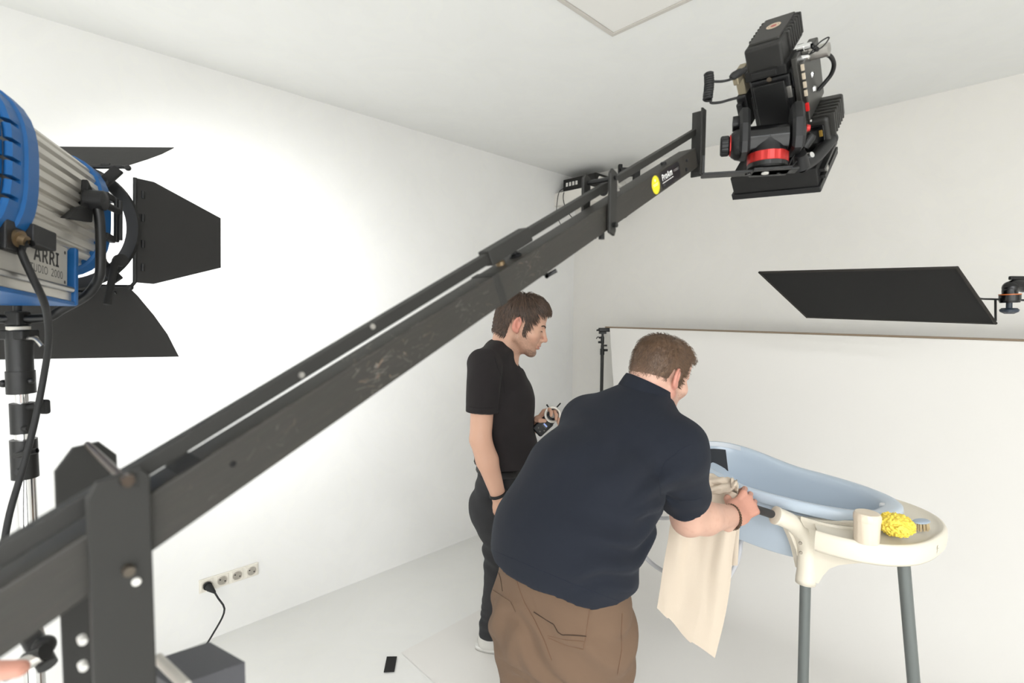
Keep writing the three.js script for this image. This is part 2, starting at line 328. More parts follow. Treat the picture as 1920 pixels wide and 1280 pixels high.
// wall outlets
{
  const hW = (u, v) => { const r = P(u, v, 1), dx = r.x, dz = r.z; const k = -DL / (dx * Math.cos(YAW) + dz * Math.sin(YAW)); return P(u, v, k); };
  const p0 = hW(380, 1109), p1 = hW(491, 1072.5);
  const cc = p0.clone().add(p1).multiplyScalar(0.5), aOf = p => p.x * Math.sin(YAW) - p.z * Math.cos(YAW);
  const A0 = aOf(p0), A1 = aOf(p1), len = A1 - A0, y0 = cc.y, B = -DL, HH = len / 4 * 0.98;
  const t = thing('power_outlet', 'cream strip of four wall sockets low on the left wall', 'outlet', room((A0 + A1) / 2, B, y0));
  const pl = M_(0xe9e4d8, 0.4), insert = M_(0xe4ded2, 0.42), dark = M_(0x3a352f, 0.6);
  const bxr = (w, h, d, b, y, a, r) => bx(w, h, d, b, y, -a, I4, r).applyMatrix4(ROOM);
  part(t, 'frame', bxr(0.008, HH, len, B + 0.0035, y0, (A0 + A1) / 2, 0.003), pl);
  for (let i = 0; i < 4; i++) {
    const a = lerp(A0, A1, (i + 0.5) / 4), s = len / 4 * 0.8;
    const N = V(Math.cos(YAW), 0, Math.sin(YAW)), o = room(a, B + 0.0075, y0);
    const so = part(t, 'socket', [bxr(0.006, s, s, B + 0.0085, y0, a, 0.002)], insert);
    part(so, 'recess', lathe(room(a, B + 0.0117, y0), N, [[0.0001, -0.0002], [s * 0.4, -0.0002], [s * 0.43, 0.0012], [s * 0.4, 0.0012], [s * 0.38, 0.0004]], 24), M_(0xcfc7ba, 0.5));
    if (i > 0) part(so, 'pin_hole', [-1, 1].map(k => cyl(room(a + k * s * 0.2, B + 0.0119, y0 - k * s * 0.12), room(a + k * s * 0.2, B + 0.0128, y0 - k * s * 0.12), s * 0.065, s * 0.065, 10)), dark);
  }
  const a = lerp(A0, A1, 0.125), N = V(Math.cos(YAW), 0, Math.sin(YAW)), o = room(a, B + 0.0136, y0);
  const tp = thing('power_plug', 'black plug with cable in the leftmost wall socket', 'plug', o);
  const dirP = N.clone().multiplyScalar(0.9).add(room(0.35, 0, 0)).add(V(0, -0.35, 0)).normalize();
  part(tp, 'plug_body', [lathe(o, N, [[0.0001, 0], [0.018, 0], [0.019, 0.012], [0.0001, 0.013]], 20), lathe(o.clone().addScaledVector(N, 0.011), dirP, [[0.015, 0], [0.016, 0.016], [0.011, 0.034], [0.006, 0.052], [0.0001, 0.053]], 20)], mat.rubber);
  const s = o.clone().addScaledVector(N, 0.006).addScaledVector(dirP, 0.05);
  const w = (da, db, y) => room(a + da, B + db, y);
  part(tp, 'cable', tube([s, s.clone().addScaledVector(dirP, 0.03).add(V(0, -0.015, 0)), w(0.045, 0.12, y0 - 0.09), w(0.0, 0.13, y0 - 0.17), w(-0.09, 0.14, y0 - 0.26), w(-0.25, 0.16, 0.03), w(-0.6, 0.18, 0.006), w(-1.3, 0.16, 0.006)], 0.0042, 80, 8), mat.rubber);
}
// corner shelf with network switch
{
  const cornerA = DB, y = 0; const B = -DL;
  const bxr = (w, h, d, b, yy, a, r = 0.003) => bx(w, h, d, b, yy, -a, I4, r).applyMatrix4(ROOM);
  const sh = thing('wall_shelf', 'small white box shelf under the ceiling in the room corner', 'shelf', room(cornerA - 0.12, B + 0.16, 2.44));
  part(sh, 'shelf_board', bxr(0.36, 0.1, 0.26, B + 0.18, 2.505, cornerA - 0.13, 0.004), M_(0xefebe3, 0.6));
  const sw = thing('network_switch', 'black network box with a row of white ports on the corner shelf', 'network switch', room(cornerA - 0.15, B + 0.17, 2.556));
  part(sw, 'case', bxr(0.32, 0.1, 0.17, B + 0.22, 2.607, cornerA - 0.14, 0.004), M_(0x161513, 0.55));
  for (let i = 0; i < 4; i++) part(sw, 'port', bxr(0.02, 0.03, 0.004, B + 0.1 + i * 0.032, 2.613, cornerA - 0.2265, 0.002), M_(0xe8e6e0, 0.5));
  const cab = mat.rubber;
  const d = (b, yy, a) => room(cornerA - a, B + b, yy);
  solo('thin_cable', tube([d(0.075, 2.585, 0.236), d(0.05, 2.57, 0.25), d(0.045, 2.5, 0.275), d(0.05, 2.35, 0.272), d(0.06, 2.15, 0.02)], 0.003, 40, 6), cab, 'thin black cable hanging left of the corner shelf front', 'cable', d(0.045, 2.5, 0.275));
  solo('thin_cable', tube([d(0.1, 2.566, 0.236), d(0.1, 2.54, 0.265), d(0.11, 2.47, 0.275), d(0.16, 2.36, 0.25), d(0.24, 2.2, 0.02)], 0.003, 40, 6), cab, 'thin black cable curving down right of the other shelf cable', 'cable', d(0.1, 2.54, 0.265));
}
// wall hooks for background rolls on the back wall, right of the corner
{
  const N = V(-Math.sin(YAW), 0, Math.cos(YAW)); // out of the back wall
  const wb = (u, v) => { const r = P(u, v, 1), k = DB / (r.x * Math.sin(YAW) - r.z * Math.cos(YAW)); return P(u, v, k); };
  const p = wb(1163, 345), q = wb(1152, 402), out = (o, s, dx = 0, dy = 0) => o.clone().addScaledVector(N, s).add(V(dx, dy, 0));
  const t = thing('background_hook', 'black and white wall hook for background rolls right of the corner', 'hook', p);
  part(t, 'wall_bracket', [cyl(out(p, 0.003), out(p, 0.3, 0, 0.005), 0.012), lathe(p, N, [[0.0001, 0.002], [0.035, 0.002], [0.035, 0.02], [0.0001, 0.022]], 24)], mat.white);
  part(t, 'jaw', [bx(0.03, 0.1, 0.03, p.x - 0.06, p.y + 0.06, p.z + 0.18, I4, 0.006), bx(0.13, 0.06, 0.04, p.x + 0.0, p.y + 0.05, p.z + 0.2, I4, 0.01), bx(0.05, 0.14, 0.04, p.x + 0.05, p.y + 0.01, p.z + 0.22, I4, 0.008)], mat.plastic);
  part(t, 'knob', [lathe(out(p, 0.24, -0.01, -0.08), V(0.2, -0.4, 1), [[0.0001, 0], [0.03, 0], [0.034, 0.02], [0.026, 0.035], [0.0001, 0.037]], 18), cyl(out(p, 0.25, 0, -0.08), out(p, 0.26, 0.1, -0.07), 0.007)], mat.plastic);
  const t2 = thing('background_hook', 'white hook arm with a round black end below the other hook', 'hook', q);
  const e = wb(1178, 401).addScaledVector(N, 0.1);
  part(t2, 'arm', [cyl(out(q, 0.003), out(q, 0.1), 0.01), cyl(out(q, 0.1), e, 0.007)], mat.white);
  part(t2, 'end_cap', lathe(e, V(1, 0.1, 0.3), [[0.0001, -0.012], [0.02, -0.012], [0.03, 0], [0.03, 0.02], [0.016, 0.034], [0.0001, 0.036]], 18), mat.plastic);
}

// ---------------------------------------------------------------- fresnel spotlight on its stand
const LAMP_O = P(118, 438, 1.2);
const LAMP = frameFwd(LAMP_O, V(-0.307, -0.091, -0.947));
{
  const L = LAMP, fwd = loc(L, 0, 0, -1).sub(LAMP_O), l = (x, y, z) => loc(L, x, y, z);
  const t = thing('fresnel_spotlight', 'blue and silver studio spotlight with four black barn doors', 'spotlight', l(0, -0.2, 0.25));
  // ribbed aluminium body
  const prof = []; const NR = 216;
  for (let i = 0; i < NR; i++) {
    const q = i / NR * 6.28319, c = Math.cos(q), s = Math.sin(q), e = 1 / Math.pow(Math.pow(Math.abs(c) / 0.118, 3) + Math.pow(Math.abs(s) / 0.128, 3), 1 / 3);
    const rib = (i % 6 < 2) ? -0.0055 : 0.001; prof.push([c * (e + rib), s * (e + rib)]);
  }
  const shp = z => L.clone().multiply(new THREE.Matrix4().makeTranslation(0, 0, z));
  part(t, 'ribbed_body', plate(prof, 0.26, shp(0.255), 0.0005), mat.alu, 'ribbed bare aluminium housing');
  const round = (rx, ry, n = 48) => Array.from({ length: n }, (_, i) => { const q = i / n * 6.28319, c = Math.cos(q), s = Math.sin(q), e = 1 / Math.pow(Math.pow(Math.abs(c) / rx, 3) + Math.pow(Math.abs(s) / ry, 3), 1 / 3); return [c * e, s * e]; });
  const bz = part(t, 'front_bezel', plate(round(0.124, 0.134), 0.045, shp(0.107), 0.004, [circlePts(0, 0, 0.112, 40)]), mat.blue, 'blue front bezel');
  for (const yy of [-0.045, 0.045]) part(bz, 'latch', bx(0.012, 0.016, 0.04, 0.127, yy, 0.107, L, 0.003), mat.plastic);
  part(bz, 'hinge_bar', [bx(0.008, 0.1, 0.014, 0.134, 0.0, 0.088, L, 0.003), lcyl(L, [0.14, -0.045, 0.088], [0.14, 0.045, 0.088], 0.0055, 0.0055, 12)], mat.plastic);
  // rear cover: stepped hood with cooling slots cut through into its hollow inside
  const csg = new Evaluator(); csg.attributes = ['position', 'normal']; csg.useGroups = false;
  const brush = g => { const q = g.index ? g.toNonIndexed() : g.clone(); for (const k of Object.keys(q.attributes)) if (k !== 'position' && k !== 'normal') q.deleteAttribute(k); q.clearGroups(); const b = new Brush(mergeVertices(q, 1e-6)); b.updateMatrixWorld(); return b; };
  const slots = [0, 1, 2, 3, 4].flatMap(i => [1, -1].map(sx => { const g = new THREE.BoxGeometry(0.06, 0.007, 0.08); g.translate(sx * 0.125, 0.062 - i * 0.03, 0.466); g.applyMatrix4(L); return brush(g); }));
  const hood = [0, 1, 2, 3].map(k => { const rx = 0.131 - 0.0035 * k * k, ry = 0.146 - 0.0035 * k * k; let b = brush(plate(round(rx, ry), 0.04, shp(0.398 + 0.035 * k), 0.005, k < 3 ? [round(rx - 0.012, ry - 0.012).reverse()] : [])); for (const c of slots) b = csg.evaluate(b, c, SUBTRACTION); return b.geometry; });
  part(t, 'rear_cap', hood, mat.blue, 'blue rear cover with cooling slots');
  // lens and its lamp
  const glow = new THREE.MeshStandardMaterial({ color: 0xffffff, emissive: SPOT_COLOR, emissiveIntensity: 1.2, roughness: 0.3 });
  part(t, 'lens', lathe(l(0, 0, 0.1), fwd, [[0.0001, 0], [0.108, 0], [0.108, 0.006], [0.09, 0.01], [0.085, 0.007], [0.065, 0.012], [0.06, 0.008], [0.03, 0.014], [0.0001, 0.015]], 48), glow, 'glowing fresnel lens');
  const sp = new THREE.SpotLight(SPOT_COLOR, SPOT_POWER, 0, 0.76, 0.9, 2);
  sp.position.copy(l(0, 0, 0.005)); sp.target.position.copy(l(0, -0.06, -1)); sp.castShadow = true; sp.shadow.mapSize.set(2048, 2048); sp.shadow.radius = 4; sp.shadow.camera.near = 0.02; sp.shadow.bias = -0.0005;
  sp.name = 'fresnel_beam'; scene.add(sp, sp.target);
  // lower lamp house with the maker's plate
  const lo = part(t, 'lower_house', [bx(0.2, 0.09, 0.26, 0, -0.125, 0.345, L, 0.006), bx(0.21, 0.03, 0.27, 0, -0.185, 0.345, L, 0.004)], mat.alu);
  part(lo, 'trim', [bx(0.222, 0.008, 0.31, 0, -0.203, 0.36, L, 0.002), bx(0.225, 0.115, 0.012, 0, -0.148, 0.209, L, 0.003), bx(0.222, 0.13, 0.03, 0, -0.14, 0.475, L, 0.005)], mat.blue, 'blue edging');
  part(lo, 'rail', lcyl(L, [0.107, -0.176, 0.22], [0.107, -0.176, 0.48], 0.006, 0.006, 12), mat.steel);
  const tex = canvasTex(768, 256, (g, w, h) => {
    g.fillStyle = '#b9b5ad'; g.fillRect(0, 0, w, h); g.fillStyle = '#a5a199'; for (let i = 0; i < 900; i++) { g.globalAlpha = 0.1; g.fillRect(rnd() * w, rnd() * h, 60 * rnd(), 1.5); } g.globalAlpha = 1;
    g.fillStyle = '#1c1b1a'; g.font = 'bold 124px sans-serif'; g.textAlign = 'right'; g.fillText('ARRI', 670, 142); g.font = '64px sans-serif'; g.fillText('STUDIO  2000', 716, 208);
    g.fillStyle = '#33302c'; for (const [x, y] of [[28, 34], [740, 34], [28, 224], [740, 224]]) { g.beginPath(); g.arc(x, y, 11, 0, 7); g.fill(); }
  });
  const lab = new THREE.PlaneGeometry(0.225, 0.078); lab.rotateY(Math.PI / 2); lab.translate(0.1035, -0.134, 0.34); lab.applyMatrix4(L);
  part(lo, 'name_plate', bx(0.003, 0.08, 0.228, 0.1015, -0.134, 0.34, L, 0.001), mat.plateGrey);
  part(lo, 'name_print', lab, new THREE.MeshStandardMaterial({ map: tex, roughness: 0.45, metalness: 0.2 }), 'grey plate with printed lettering');
  part(lo, 'switch_box', bx(0.026, 0.034, 0.07, 0.114, -0.102, 0.352, L, 0.003), mat.plastic, 'black switch box');
  part(lo, 'socket_block', bx(0.014, 0.055, 0.05, 0.108, -0.112, 0.412, L, 0.003), mat.plastic);
  part(lo, 'cable_gland', [lathe(l(0.112, -0.115, 0.41), l(1, -0.35, 0.1).sub(l(0, 0, 0)), [[0.0001, 0], [0.014, 0], [0.014, 0.008], [0.009, 0.009], [0.008, 0.018], [0.0001, 0.019]], 20)], mat.brass);
  // lever on the side
  part(t, 'bracket', [plate([[-0.06, -0.05], [0.04, -0.032], [0.05, 0.03], [0.02, 0.05], [0.015, -0.005], [-0.02, -0.02]], 0.012, L.clone().multiply(new THREE.Matrix4().makeTranslation(0.124, 0.0, 0.23)).multiply(new THREE.Matrix4().makeRotationY(Math.PI / 2)), 0.002)], mat.blackMatte);
  part(t, 'tilt_knob', [lathe(l(0.124, 0.012, 0.2), l(1, 0, 0.0).sub(l(0, 0, 0)), [[0.0001, 0], [0.02, 0], [0.02, 0.03], [0.013, 0.034], [0.0001, 0.035]], 24), lcyl(L, [0.14, 0.012, 0.195], [0.145, 0.015, 0.11], 0.009, 0.007, 14)], mat.plastic);
  // accessory ring and barn doors
  const arc = (q0, q1) => { const pts = []; for (let i = 0; i <= 24; i++) { const q = lerp(q0, q1, i / 24); pts.push([Math.cos(q) * 0.15, Math.sin(q) * 0.15]); } return pts; };
  const ring = part(t, 'accessory_ring', lathe(l(0, 0, 0.012), fwd, [[0.126, 0], [0.15, 0], [0.153, 0.008], [0.15, 0.016], [0.126, 0.016], [0.124, 0.008], [0.126, 0]], 64), mat.blackMetal, 'black barn door ring');
  part(ring, 'clip', [bx(0.024, 0.07, 0.01, 0.1, 0.105, 0.045, L, 0.003, [0, 0, -0.7]), lcyl(L, [0.09, 0.1, 0.02], [0.11, 0.09, 0.09], 0.006, 0.006, 10)], mat.blackMatte);
  part(ring, 'clip', [bx(0.024, 0.07, 0.01, 0.1, -0.105, 0.045, L, 0.003, [0, 0, 0.7]), lcyl(L, [0.09, -0.1, 0.02], [0.11, -0.09, 0.09], 0.006, 0.006, 10)], mat.blackMatte);
  const flap = (spin, open, pts) => {
    // hinge line is local x, the leaf runs along local y, then swings forward
    const Mh = L.clone().multiply(new THREE.Matrix4().makeRotationZ(spin)).multiply(new THREE.Matrix4().makeTranslation(0, 0.142, -0.004)).multiply(new THREE.Matrix4().makeRotationX(-(Math.PI / 2 - open)));
    const hw = pts[0][0];
    const m = part(t, 'barn_door', plate(pts, 0.0016, Mh, 0.0003), mat.door, 'black metal barn door leaf');
    part(m, 'hinge', [lcyl(Mh, [-hw, -0.004, 0], [hw, -0.004, 0], 0.0045, 0.0045, 10), ...[-0.7, -0.25, 0.25, 0.7].map(k => lcyl(Mh, [hw * k - 0.009, 0.012, 0.001], [hw * k + 0.009, 0.012, 0.001], 0.004, 0.004, 8))], mat.blackMetal);
    part(m, 'corner_pin', [lcyl(Mh, [hw - 0.004, -0.002, 0], [hw + 0.012, -0.012, 0], 0.004, 0.004, 8), ball(loc(Mh, hw + 0.013, -0.013, 0), 0.007)], mat.blackMetal);
    return m;
  };
  const wide = [[0.128, 0], [0.14, 0.02], [0.165, 0.075], [0.185, 0.13], [0.2, 0.2], [-0.2, 0.2], [-0.185, 0.13], [-0.165, 0.075], [-0.14, 0.02], [-0.128, 0]];
  const slim = [[0.128, 0], [0.128, 0.035], [0.068, 0.19], [-0.068, 0.19], [-0.128, 0.035], [-0.128, 0]];
  flap(0.1, 0.6, wide); flap(Math.PI, 0.98, wide); flap(-Math.PI / 2, 0.99, slim); flap(Math.PI / 2, 0.99, slim);
  // lock lever hanging below the ring
  part(t, 'lock_lever', [lathe(l(0.126, -0.085, 0.05), l(0.8, 0, 1.0).sub(l(0, 0, 0)), [[0.0001, 0], [0.014, 0], [0.014, 0.012], [0.0001, 0.013]], 20), lcyl(L, [0.122, -0.085, 0.06], [0.112, -0.19, 0.075], 0.007, 0.008, 12)], mat.blackMatte);
  // yoke
  const top = P(33, 612, 1.03);
  const yk = [l(0.14, 0.012, 0.2), l(0.144, -0.03, 0.195), l(0.142, -0.1, 0.185), l(0.139, -0.14, 0.182)];
  const bot = [P(176, 548, 1.065), P(162, 566, 1.062), P(112, 596, 1.06), P(92, 608, 1.05), P(60, 612, 1.038), top.clone()];
  const mir = [P(-40, 613, 1.0), V(top.x - 0.1, top.y + 0.01, top.z + 0.035), l(-0.15, -0.17, 0.165), l(-0.152, -0.03, 0.165), l(-0.146, 0.012, 0.165)];
  part(t, 'yoke', [tube([...yk, ...bot], 0.0092, 90, 12), tube([top, ...mir], 0.0092, 60, 12)], mat.blackMetal, 'bent black steel yoke tube');
  part(t, 'yoke_pivot', [cyl(l(0.11, 0.012, 0.2), l(0.146, 0.012, 0.2), 0.012), cyl(l(-0.115, 0.012, 0.165), l(-0.152, 0.012, 0.165), 0.012)], mat.blackMatte);
  part(t, 'spigot_block', [bx(0.03, 0.03, 0.03, top.x, top.y, top.z, I4, 0.004), cyl(V(top.x, top.y + 0.01, top.z), V(top.x, top.y + 0.03, top.z), 0.007)], mat.blackMetal);
  // stand
  const X = top.x, Z = top.z, at = (y, dx = 0, dz = 0) => V(X + dx, y, Z + dz), yv = v => P(40, v, 1.03).y;
  const s = thing('light_stand', 'black and chrome telescopic stand under the blue spotlight', 'stand', V(X, 0, Z));
  part(s, 'spigot', cyl(at(yv(637)), at(yv(627)), 0.019), M_(0xe3ddd0, 0.5), 'pale plastic ring');
  part(s, 'receiver', [cyl(at(yv(710)), at(yv(636)), 0.0215), bx(0.052, 0.02, 0.04, X, yv(642), Z, I4, 0.004)], mat.blackMetal);
  part(s, 'collar', [cyl(at(yv(752)), at(yv(710)), 0.0235), ball(at(yv(733), -0.026, 0.01), 0.008), ball(at(yv(728), 0.026, 0.005), 0.006)], mat.blackMetal);
  part(s, 'upper_tube', cyl(at(yv(860)), at(yv(745)), 0.0115, 0.0115, 24), mat.chrome);
  part(s, 'collar', [cyl(at(yv(826)), at(yv(770)), 0.02), cyl(at(yv(815), 0.012, 0.012), at(yv(815), 0.024, 0.014), 0.005)], mat.blackMetal);
  part(s, 'middle_tube', cyl(at(yv(880)), at(yv(815)), 0.0145, 0.0145, 24), mat.chrome);
  part(s, 'collar', [cyl(at(yv(910)), at(yv(838)), 0.022), cyl(at(yv(892), 0.006, 0.015), at(yv(892), 0.012, 0.028), 0.0055)], mat.blackMetal);
  part(s, 'lower_tube', cyl(at(0.35), at(yv(905)), 0.0172, 0.0172, 28), mat.chrome);
  const tk = (y, a, len) => [cyl(at(y, 0.015, 0.006), at(y + 0.002, len - 0.012, 0.01), 0.0045), bx(0.018, 0.03, 0.012, X + len, y + 0.002, Z + 0.01, I4, 0.005)];
  part(s, 'wing_knob', tk(yv(777), 0, 0.056), mat.blackMatte); 
  part(s, 'wing_knob', [cyl(at(yv(648), 0.018, 0.006), at(yv(648), 0.045, 0.01), 0.0045), tube([at(yv(648), 0.034, 0.01), at(yv(650), 0.046, 0.012), at(yv(663), 0.058, 0.012)], 0.0045, 10, 8)], mat.steel, 'steel wing screw');
  part(s, 'lock_lever', [cyl(at(yv(862), 0.012, 0.016), at(yv(862), 0.018, 0.026), 0.006), tube([at(yv(863), 0.006, 0.026), at(yv(857), 0.03, 0.028), at(yv(853), 0.05, 0.024)], 0.0055, 12, 8)], mat.blackMetal);
  for (let k = 0; k < 3; k++) { const q = k * 2.094 + 2.6; part(s, 'leg', [cyl(at(0.72, 0.025 * Math.cos(q), 0.025 * Math.sin(q)), at(0.014, 0.5 * Math.cos(q), 0.5 * Math.sin(q)), 0.0115), cyl(at(0.4), at(0.3, 0.29 * Math.cos(q), 0.29 * Math.sin(q)), 0.007)], mat.steel); }
  part(s, 'leg_collar', [cyl(at(0.69), at(0.75), 0.028), cyl(at(0.37), at(0.43), 0.026)], mat.blackMetal);
  // supply cable
  const g0 = l(0.1355, -0.124, 0.4125);
  const cable = [g0, P(36, 478, 0.845), P(56, 528, 0.852), P(78, 572, 0.88), P(89, 612, 0.93), P(91, 660, 0.975), P(84, 715, 1.01), P(72, 785, 1.0), P(62, 832, 0.995), P(45, 900, 0.985), P(22, 985, 0.975), P(8, 1090, 0.97), P(2, 1200, 0.97), V(X - 0.05, 0.3, Z + 0.1), V(X - 0.15, 0.008, Z + 0.25), V(X - 0.5, 0.008, Z + 0.4)];
  solo('power_cable', tube(cable, 0.0058, 140, 8), mat.rubber, 'black supply cable hanging from the blue spotlight', 'cable', g0);
}

// ---------------------------------------------------------------- jib crane
const JIB_AZ = 41.8 * Math.PI / 180, JIB_EL = 26.5 * Math.PI / 180;
const JIB_END = P(1303.8, 306.9, 1.08);
const JIB = (() => {
  const D = V(Math.cos(JIB_EL) * Math.sin(JIB_AZ), Math.sin(JIB_EL), -Math.cos(JIB_EL) * Math.cos(JIB_AZ));
  const w = V(Math.cos(JIB_AZ), 0, Math.sin(JIB_AZ)), y = V().crossVectors(w, D); return basis(JIB_END, D, y, w);
})();
{
  const J = JIB, j = (t, y, z) => loc(J, t, y, z);
  // paint of the beam with its scuffs and scratches (length 2 m by 0.0385 m face)
  const scuff = canvasTex(2048, 64, (g, w, h) => {
    g.fillStyle = '#292723'; g.fillRect(0, 0, w, h);
    for (let i = 0; i < 2600; i++) { const k = 34 + 18 * rnd(); g.fillStyle = `rgb(${k + 6},${k + 2},${k - 4})`; g.globalAlpha = 0.16; g.fillRect(rnd() * w, rnd() * h, 8 + 40 * rnd(), 1 + 2 * rnd()); }
    const mark = (x, n, sx, op) => { for (let i = 0; i < n; i++) { g.globalAlpha = op * (0.3 + 0.7 * rnd()); g.strokeStyle = rnd() < 0.2 ? '#8a6f5a' : '#7f7a72'; g.lineWidth = 0.8 + 1.3 * rnd(); g.beginPath(); const X = x + (rnd() - 0.5) * sx, Y = 6 + rnd() * 52; g.moveTo(X, Y); g.lineTo(X + (rnd() - 0.3) * 26, Y + (rnd() - 0.5) * 18); g.stroke(); } };
    // t from -1.35 (x = 0) to 0 (x = w)
    const tx = t => (t + 1.35) / 1.35 * w;
    mark(tx(-0.83), 46, 150, 0.55); mark(tx(-0.87), 30, 70, 0.8); mark(tx(-0.72), 26, 90, 0.5); mark(tx(-0.6), 40, 110, 0.5); mark(tx(-1.0), 18, 160, 0.3); mark(tx(-0.4), 14, 160, 0.22); mark(tx(-0.2), 10, 200, 0.2);
    g.globalAlpha = 0.8; g.strokeStyle = '#8b857a'; g.lineWidth = 1.6; g.beginPath(); g.moveTo(tx(-0.665), 0); g.lineTo(tx(-0.665), 64); g.stroke(); g.globalAlpha = 1;
  });
  scuff.wrapS = THREE.ClampToEdgeWrapping;
  const beamMat = new THREE.MeshStandardMaterial({ map: scuff, roughness: 0.55, metalness: 0 });
  const t = thing('jib_crane', 'long dark grey camera crane arm running from lower left to upper right', 'camera crane', j(-1.09, -0.1, -0.03));
  const len = 1.34, g = boxUV(bx(len, 0.0385, 0.036, -len / 2, 0.01925, -0.018, I4, 0.0022));
  const p = g.attributes.position, nn = g.attributes.normal, uv = g.attributes.uv;
  for (let i = 0; i < p.count; i++) { const s = Math.abs(nn.getY(i)) > 0.6 ? (p.getZ(i) + 0.036) / 0.036 * 0.35 : p.getY(i) / 0.0385; uv.setXY(i, (p.getX(i) + 1.35) / 1.35, s); }
  g.applyMatrix4(J); part(t, 'main_beam', g, beamMat, 'scuffed square main beam');
  part(t, 'beam_end_plug', bx(0.004, 0.036, 0.034, 0.002, 0.01925, -0.018, J, 0.001), mat.plastic);
  // telescoping joint: a slightly larger outer tube from the post to the middle
  part(t, 'joint_sleeve', bx(0.012, 0.0402, 0.0378, -0.665, 0.0192, -0.018, J, 0.0008), mat.beam);
  const rodA = [-1.32, 0.05], rodB = [0.068, 0.0635]; const ry = x => lerp(rodA[1], rodB[1], (x - rodA[0]) / (rodB[0] - rodA[0]));
  const rp = x => j(x, ry(x), -0.018);
  const rod = (x0, x1, h, w) => { const a = rp(x0), b = rp(x1), d = b.clone().sub(a), L = d.length(), wv = V(Math.cos(JIB_AZ), 0, Math.sin(JIB_AZ)), D = d.clone().normalize(); return bx(L, h, w, L / 2, 0, 0, basis(a, D, V().crossVectors(wv, D), wv), 0.0015); };
  const r1 = part(t, 'control_rod', rod(-1.32, 0.068, 0.0128, 0.0128), mat.beam, 'thin square rod above the beam');
  part(r1, 'rivet', [[-0.84, 0.003], [-0.925, -0.001]].map(([x, y]) => lathe(j(x, ry(x) + y, -0.0116), V(Math.cos(JIB_AZ), 0, Math.sin(JIB_AZ)), [[0.0001, 0.002], [0.0025, 0.0015], [0.003, 0]], 12)), mat.steel);
  const sl = part(t, 'rod_sleeve', rod(-0.655, -0.568, 0.0195, 0.0195), mat.beam);
  part(sl, 'thumb_screw', [cyl(rp(-0.6), j(-0.6, ry(-0.6) - 0.018, -0.018), 0.003), lathe(j(-0.6, ry(-0.6) - 0.02, -0.018), j(0, 1, 0).sub(j(0, 0, 0)), [[0.0001, -0.002], [0.008, -0.002], [0.009, 0.003], [0.005, 0.006], [0.0001, 0.006]], 16)], mat.plastic);
  // bolts and small hardware on the beam
  const wv = V(Math.cos(JIB_AZ), 0, Math.sin(JIB_AZ)), yv = j(0, 1, 0).sub(j(0, 0, 0));
  const bolt = (tt, y, z, dir, r, h) => lathe(j(tt, y, z), dir, [[0.0001, h], [r * 0.8, h], [r, h * 0.7], [r, 0]], 12);
  part(t, 'bolt', bolt(-0.63, 0.0385, -0.02, yv, 0.006, 0.006), mat.brass); part(t, 'bolt', bolt(-0.12, 0.0385, -0.018, yv, 0.0055, 0.005), mat.blackMetal);
  part(t, 'bolt', bolt(-0.055, 0.0265, 0, wv, 0.003, 0.0035), mat.blackMetal); part(t, 'bolt', bolt(-0.062, 0.01, 0, wv, 0.0042, 0.0035), mat.blackMetal);
  part(t, 'beam_hole', lathe(j(-1.01, 0.0225, 0.0002), wv, [[0.0001, 0.0003], [0.0024, 0.0003], [0.0026, 0]], 16), mat.plasticGloss);
  part(t, 'tape_patch', bx(0.018, 0.0008, 0.034, -1.035, 0.0388, -0.018, J, 0.0002), mat.blackMatte);
  part(t, 'wing_nut', [cyl(j(-0.555, 0, -0.016), j(-0.555, -0.007, -0.016), 0.004), tube([j(-0.562, -0.007, -0.008), j(-0.555, -0.0085, -0.012), j(-0.55, -0.0065, -0.006), j(-0.545, -0.0055, -0.002)], 0.003, 16, 8)], mat.plastic);
  part(t, 'wing_nut', [cyl(j(-0.33, 0, -0.02), j(-0.33, -0.005, -0.02), 0.004), bx(0.016, 0.004, 0.006, -0.332, -0.005, -0.02, J, 0.001)], mat.plastic);
  // vertical link between beam and rod
  const top = rp(-0.33), up = V(0, 1, 0);
  const linkC = j(-0.395, 0.0, 0.006);
  const hd = V(Math.sin(JIB_AZ), 0, -Math.cos(JIB_AZ));
  const LM = basis(linkC, hd, up, wv);
  part(t, 'link', [plate([[-0.0085, -0.004], [0.0075, -0.008], [0.011, 0.0], [0.013, 0.07], [0.011, 0.092], [-0.002, 0.096], [-0.0085, 0.088]], 0.005, LM, 0.0008), plate([[-0.0085, -0.004], [0.0075, -0.008], [0.011, 0.0], [0.013, 0.07], [0.011, 0.092], [-0.002, 0.096], [-0.0085, 0.088]], 0.005, LM.clone().multiply(new THREE.Matrix4().makeTranslation(0, 0, -0.05)), 0.0008)], mat.beam, 'flat steel link between rod and beam');
  for (const [q0, q1, rr] of [[[0.002, 0.008, -0.056], [0.002, 0.008, 0.009], 0.0042], [[0.004, -0.012, -0.02], [0.004, -0.002, -0.02], 0.005], [[0.004, 0.082, -0.056], [0.004, 0.082, 0.006], 0.0038]]) part(t, 'link_bolt', lcyl(LM, q0, q1, rr, rr, 12), mat.blackMetal);
  part(t, 'link_knob', [lathe(loc(LM, 0.022, 0.078, -0.012), wv, [[0.0001, 0], [0.006, 0.001], [0.0055, 0.008], [0.0001, 0.009]], 14), lcyl(LM, [0.02, 0.068, -0.008], [0.034, 0.07, -0.008], 0.0022, 0.0022, 8)], mat.steel);
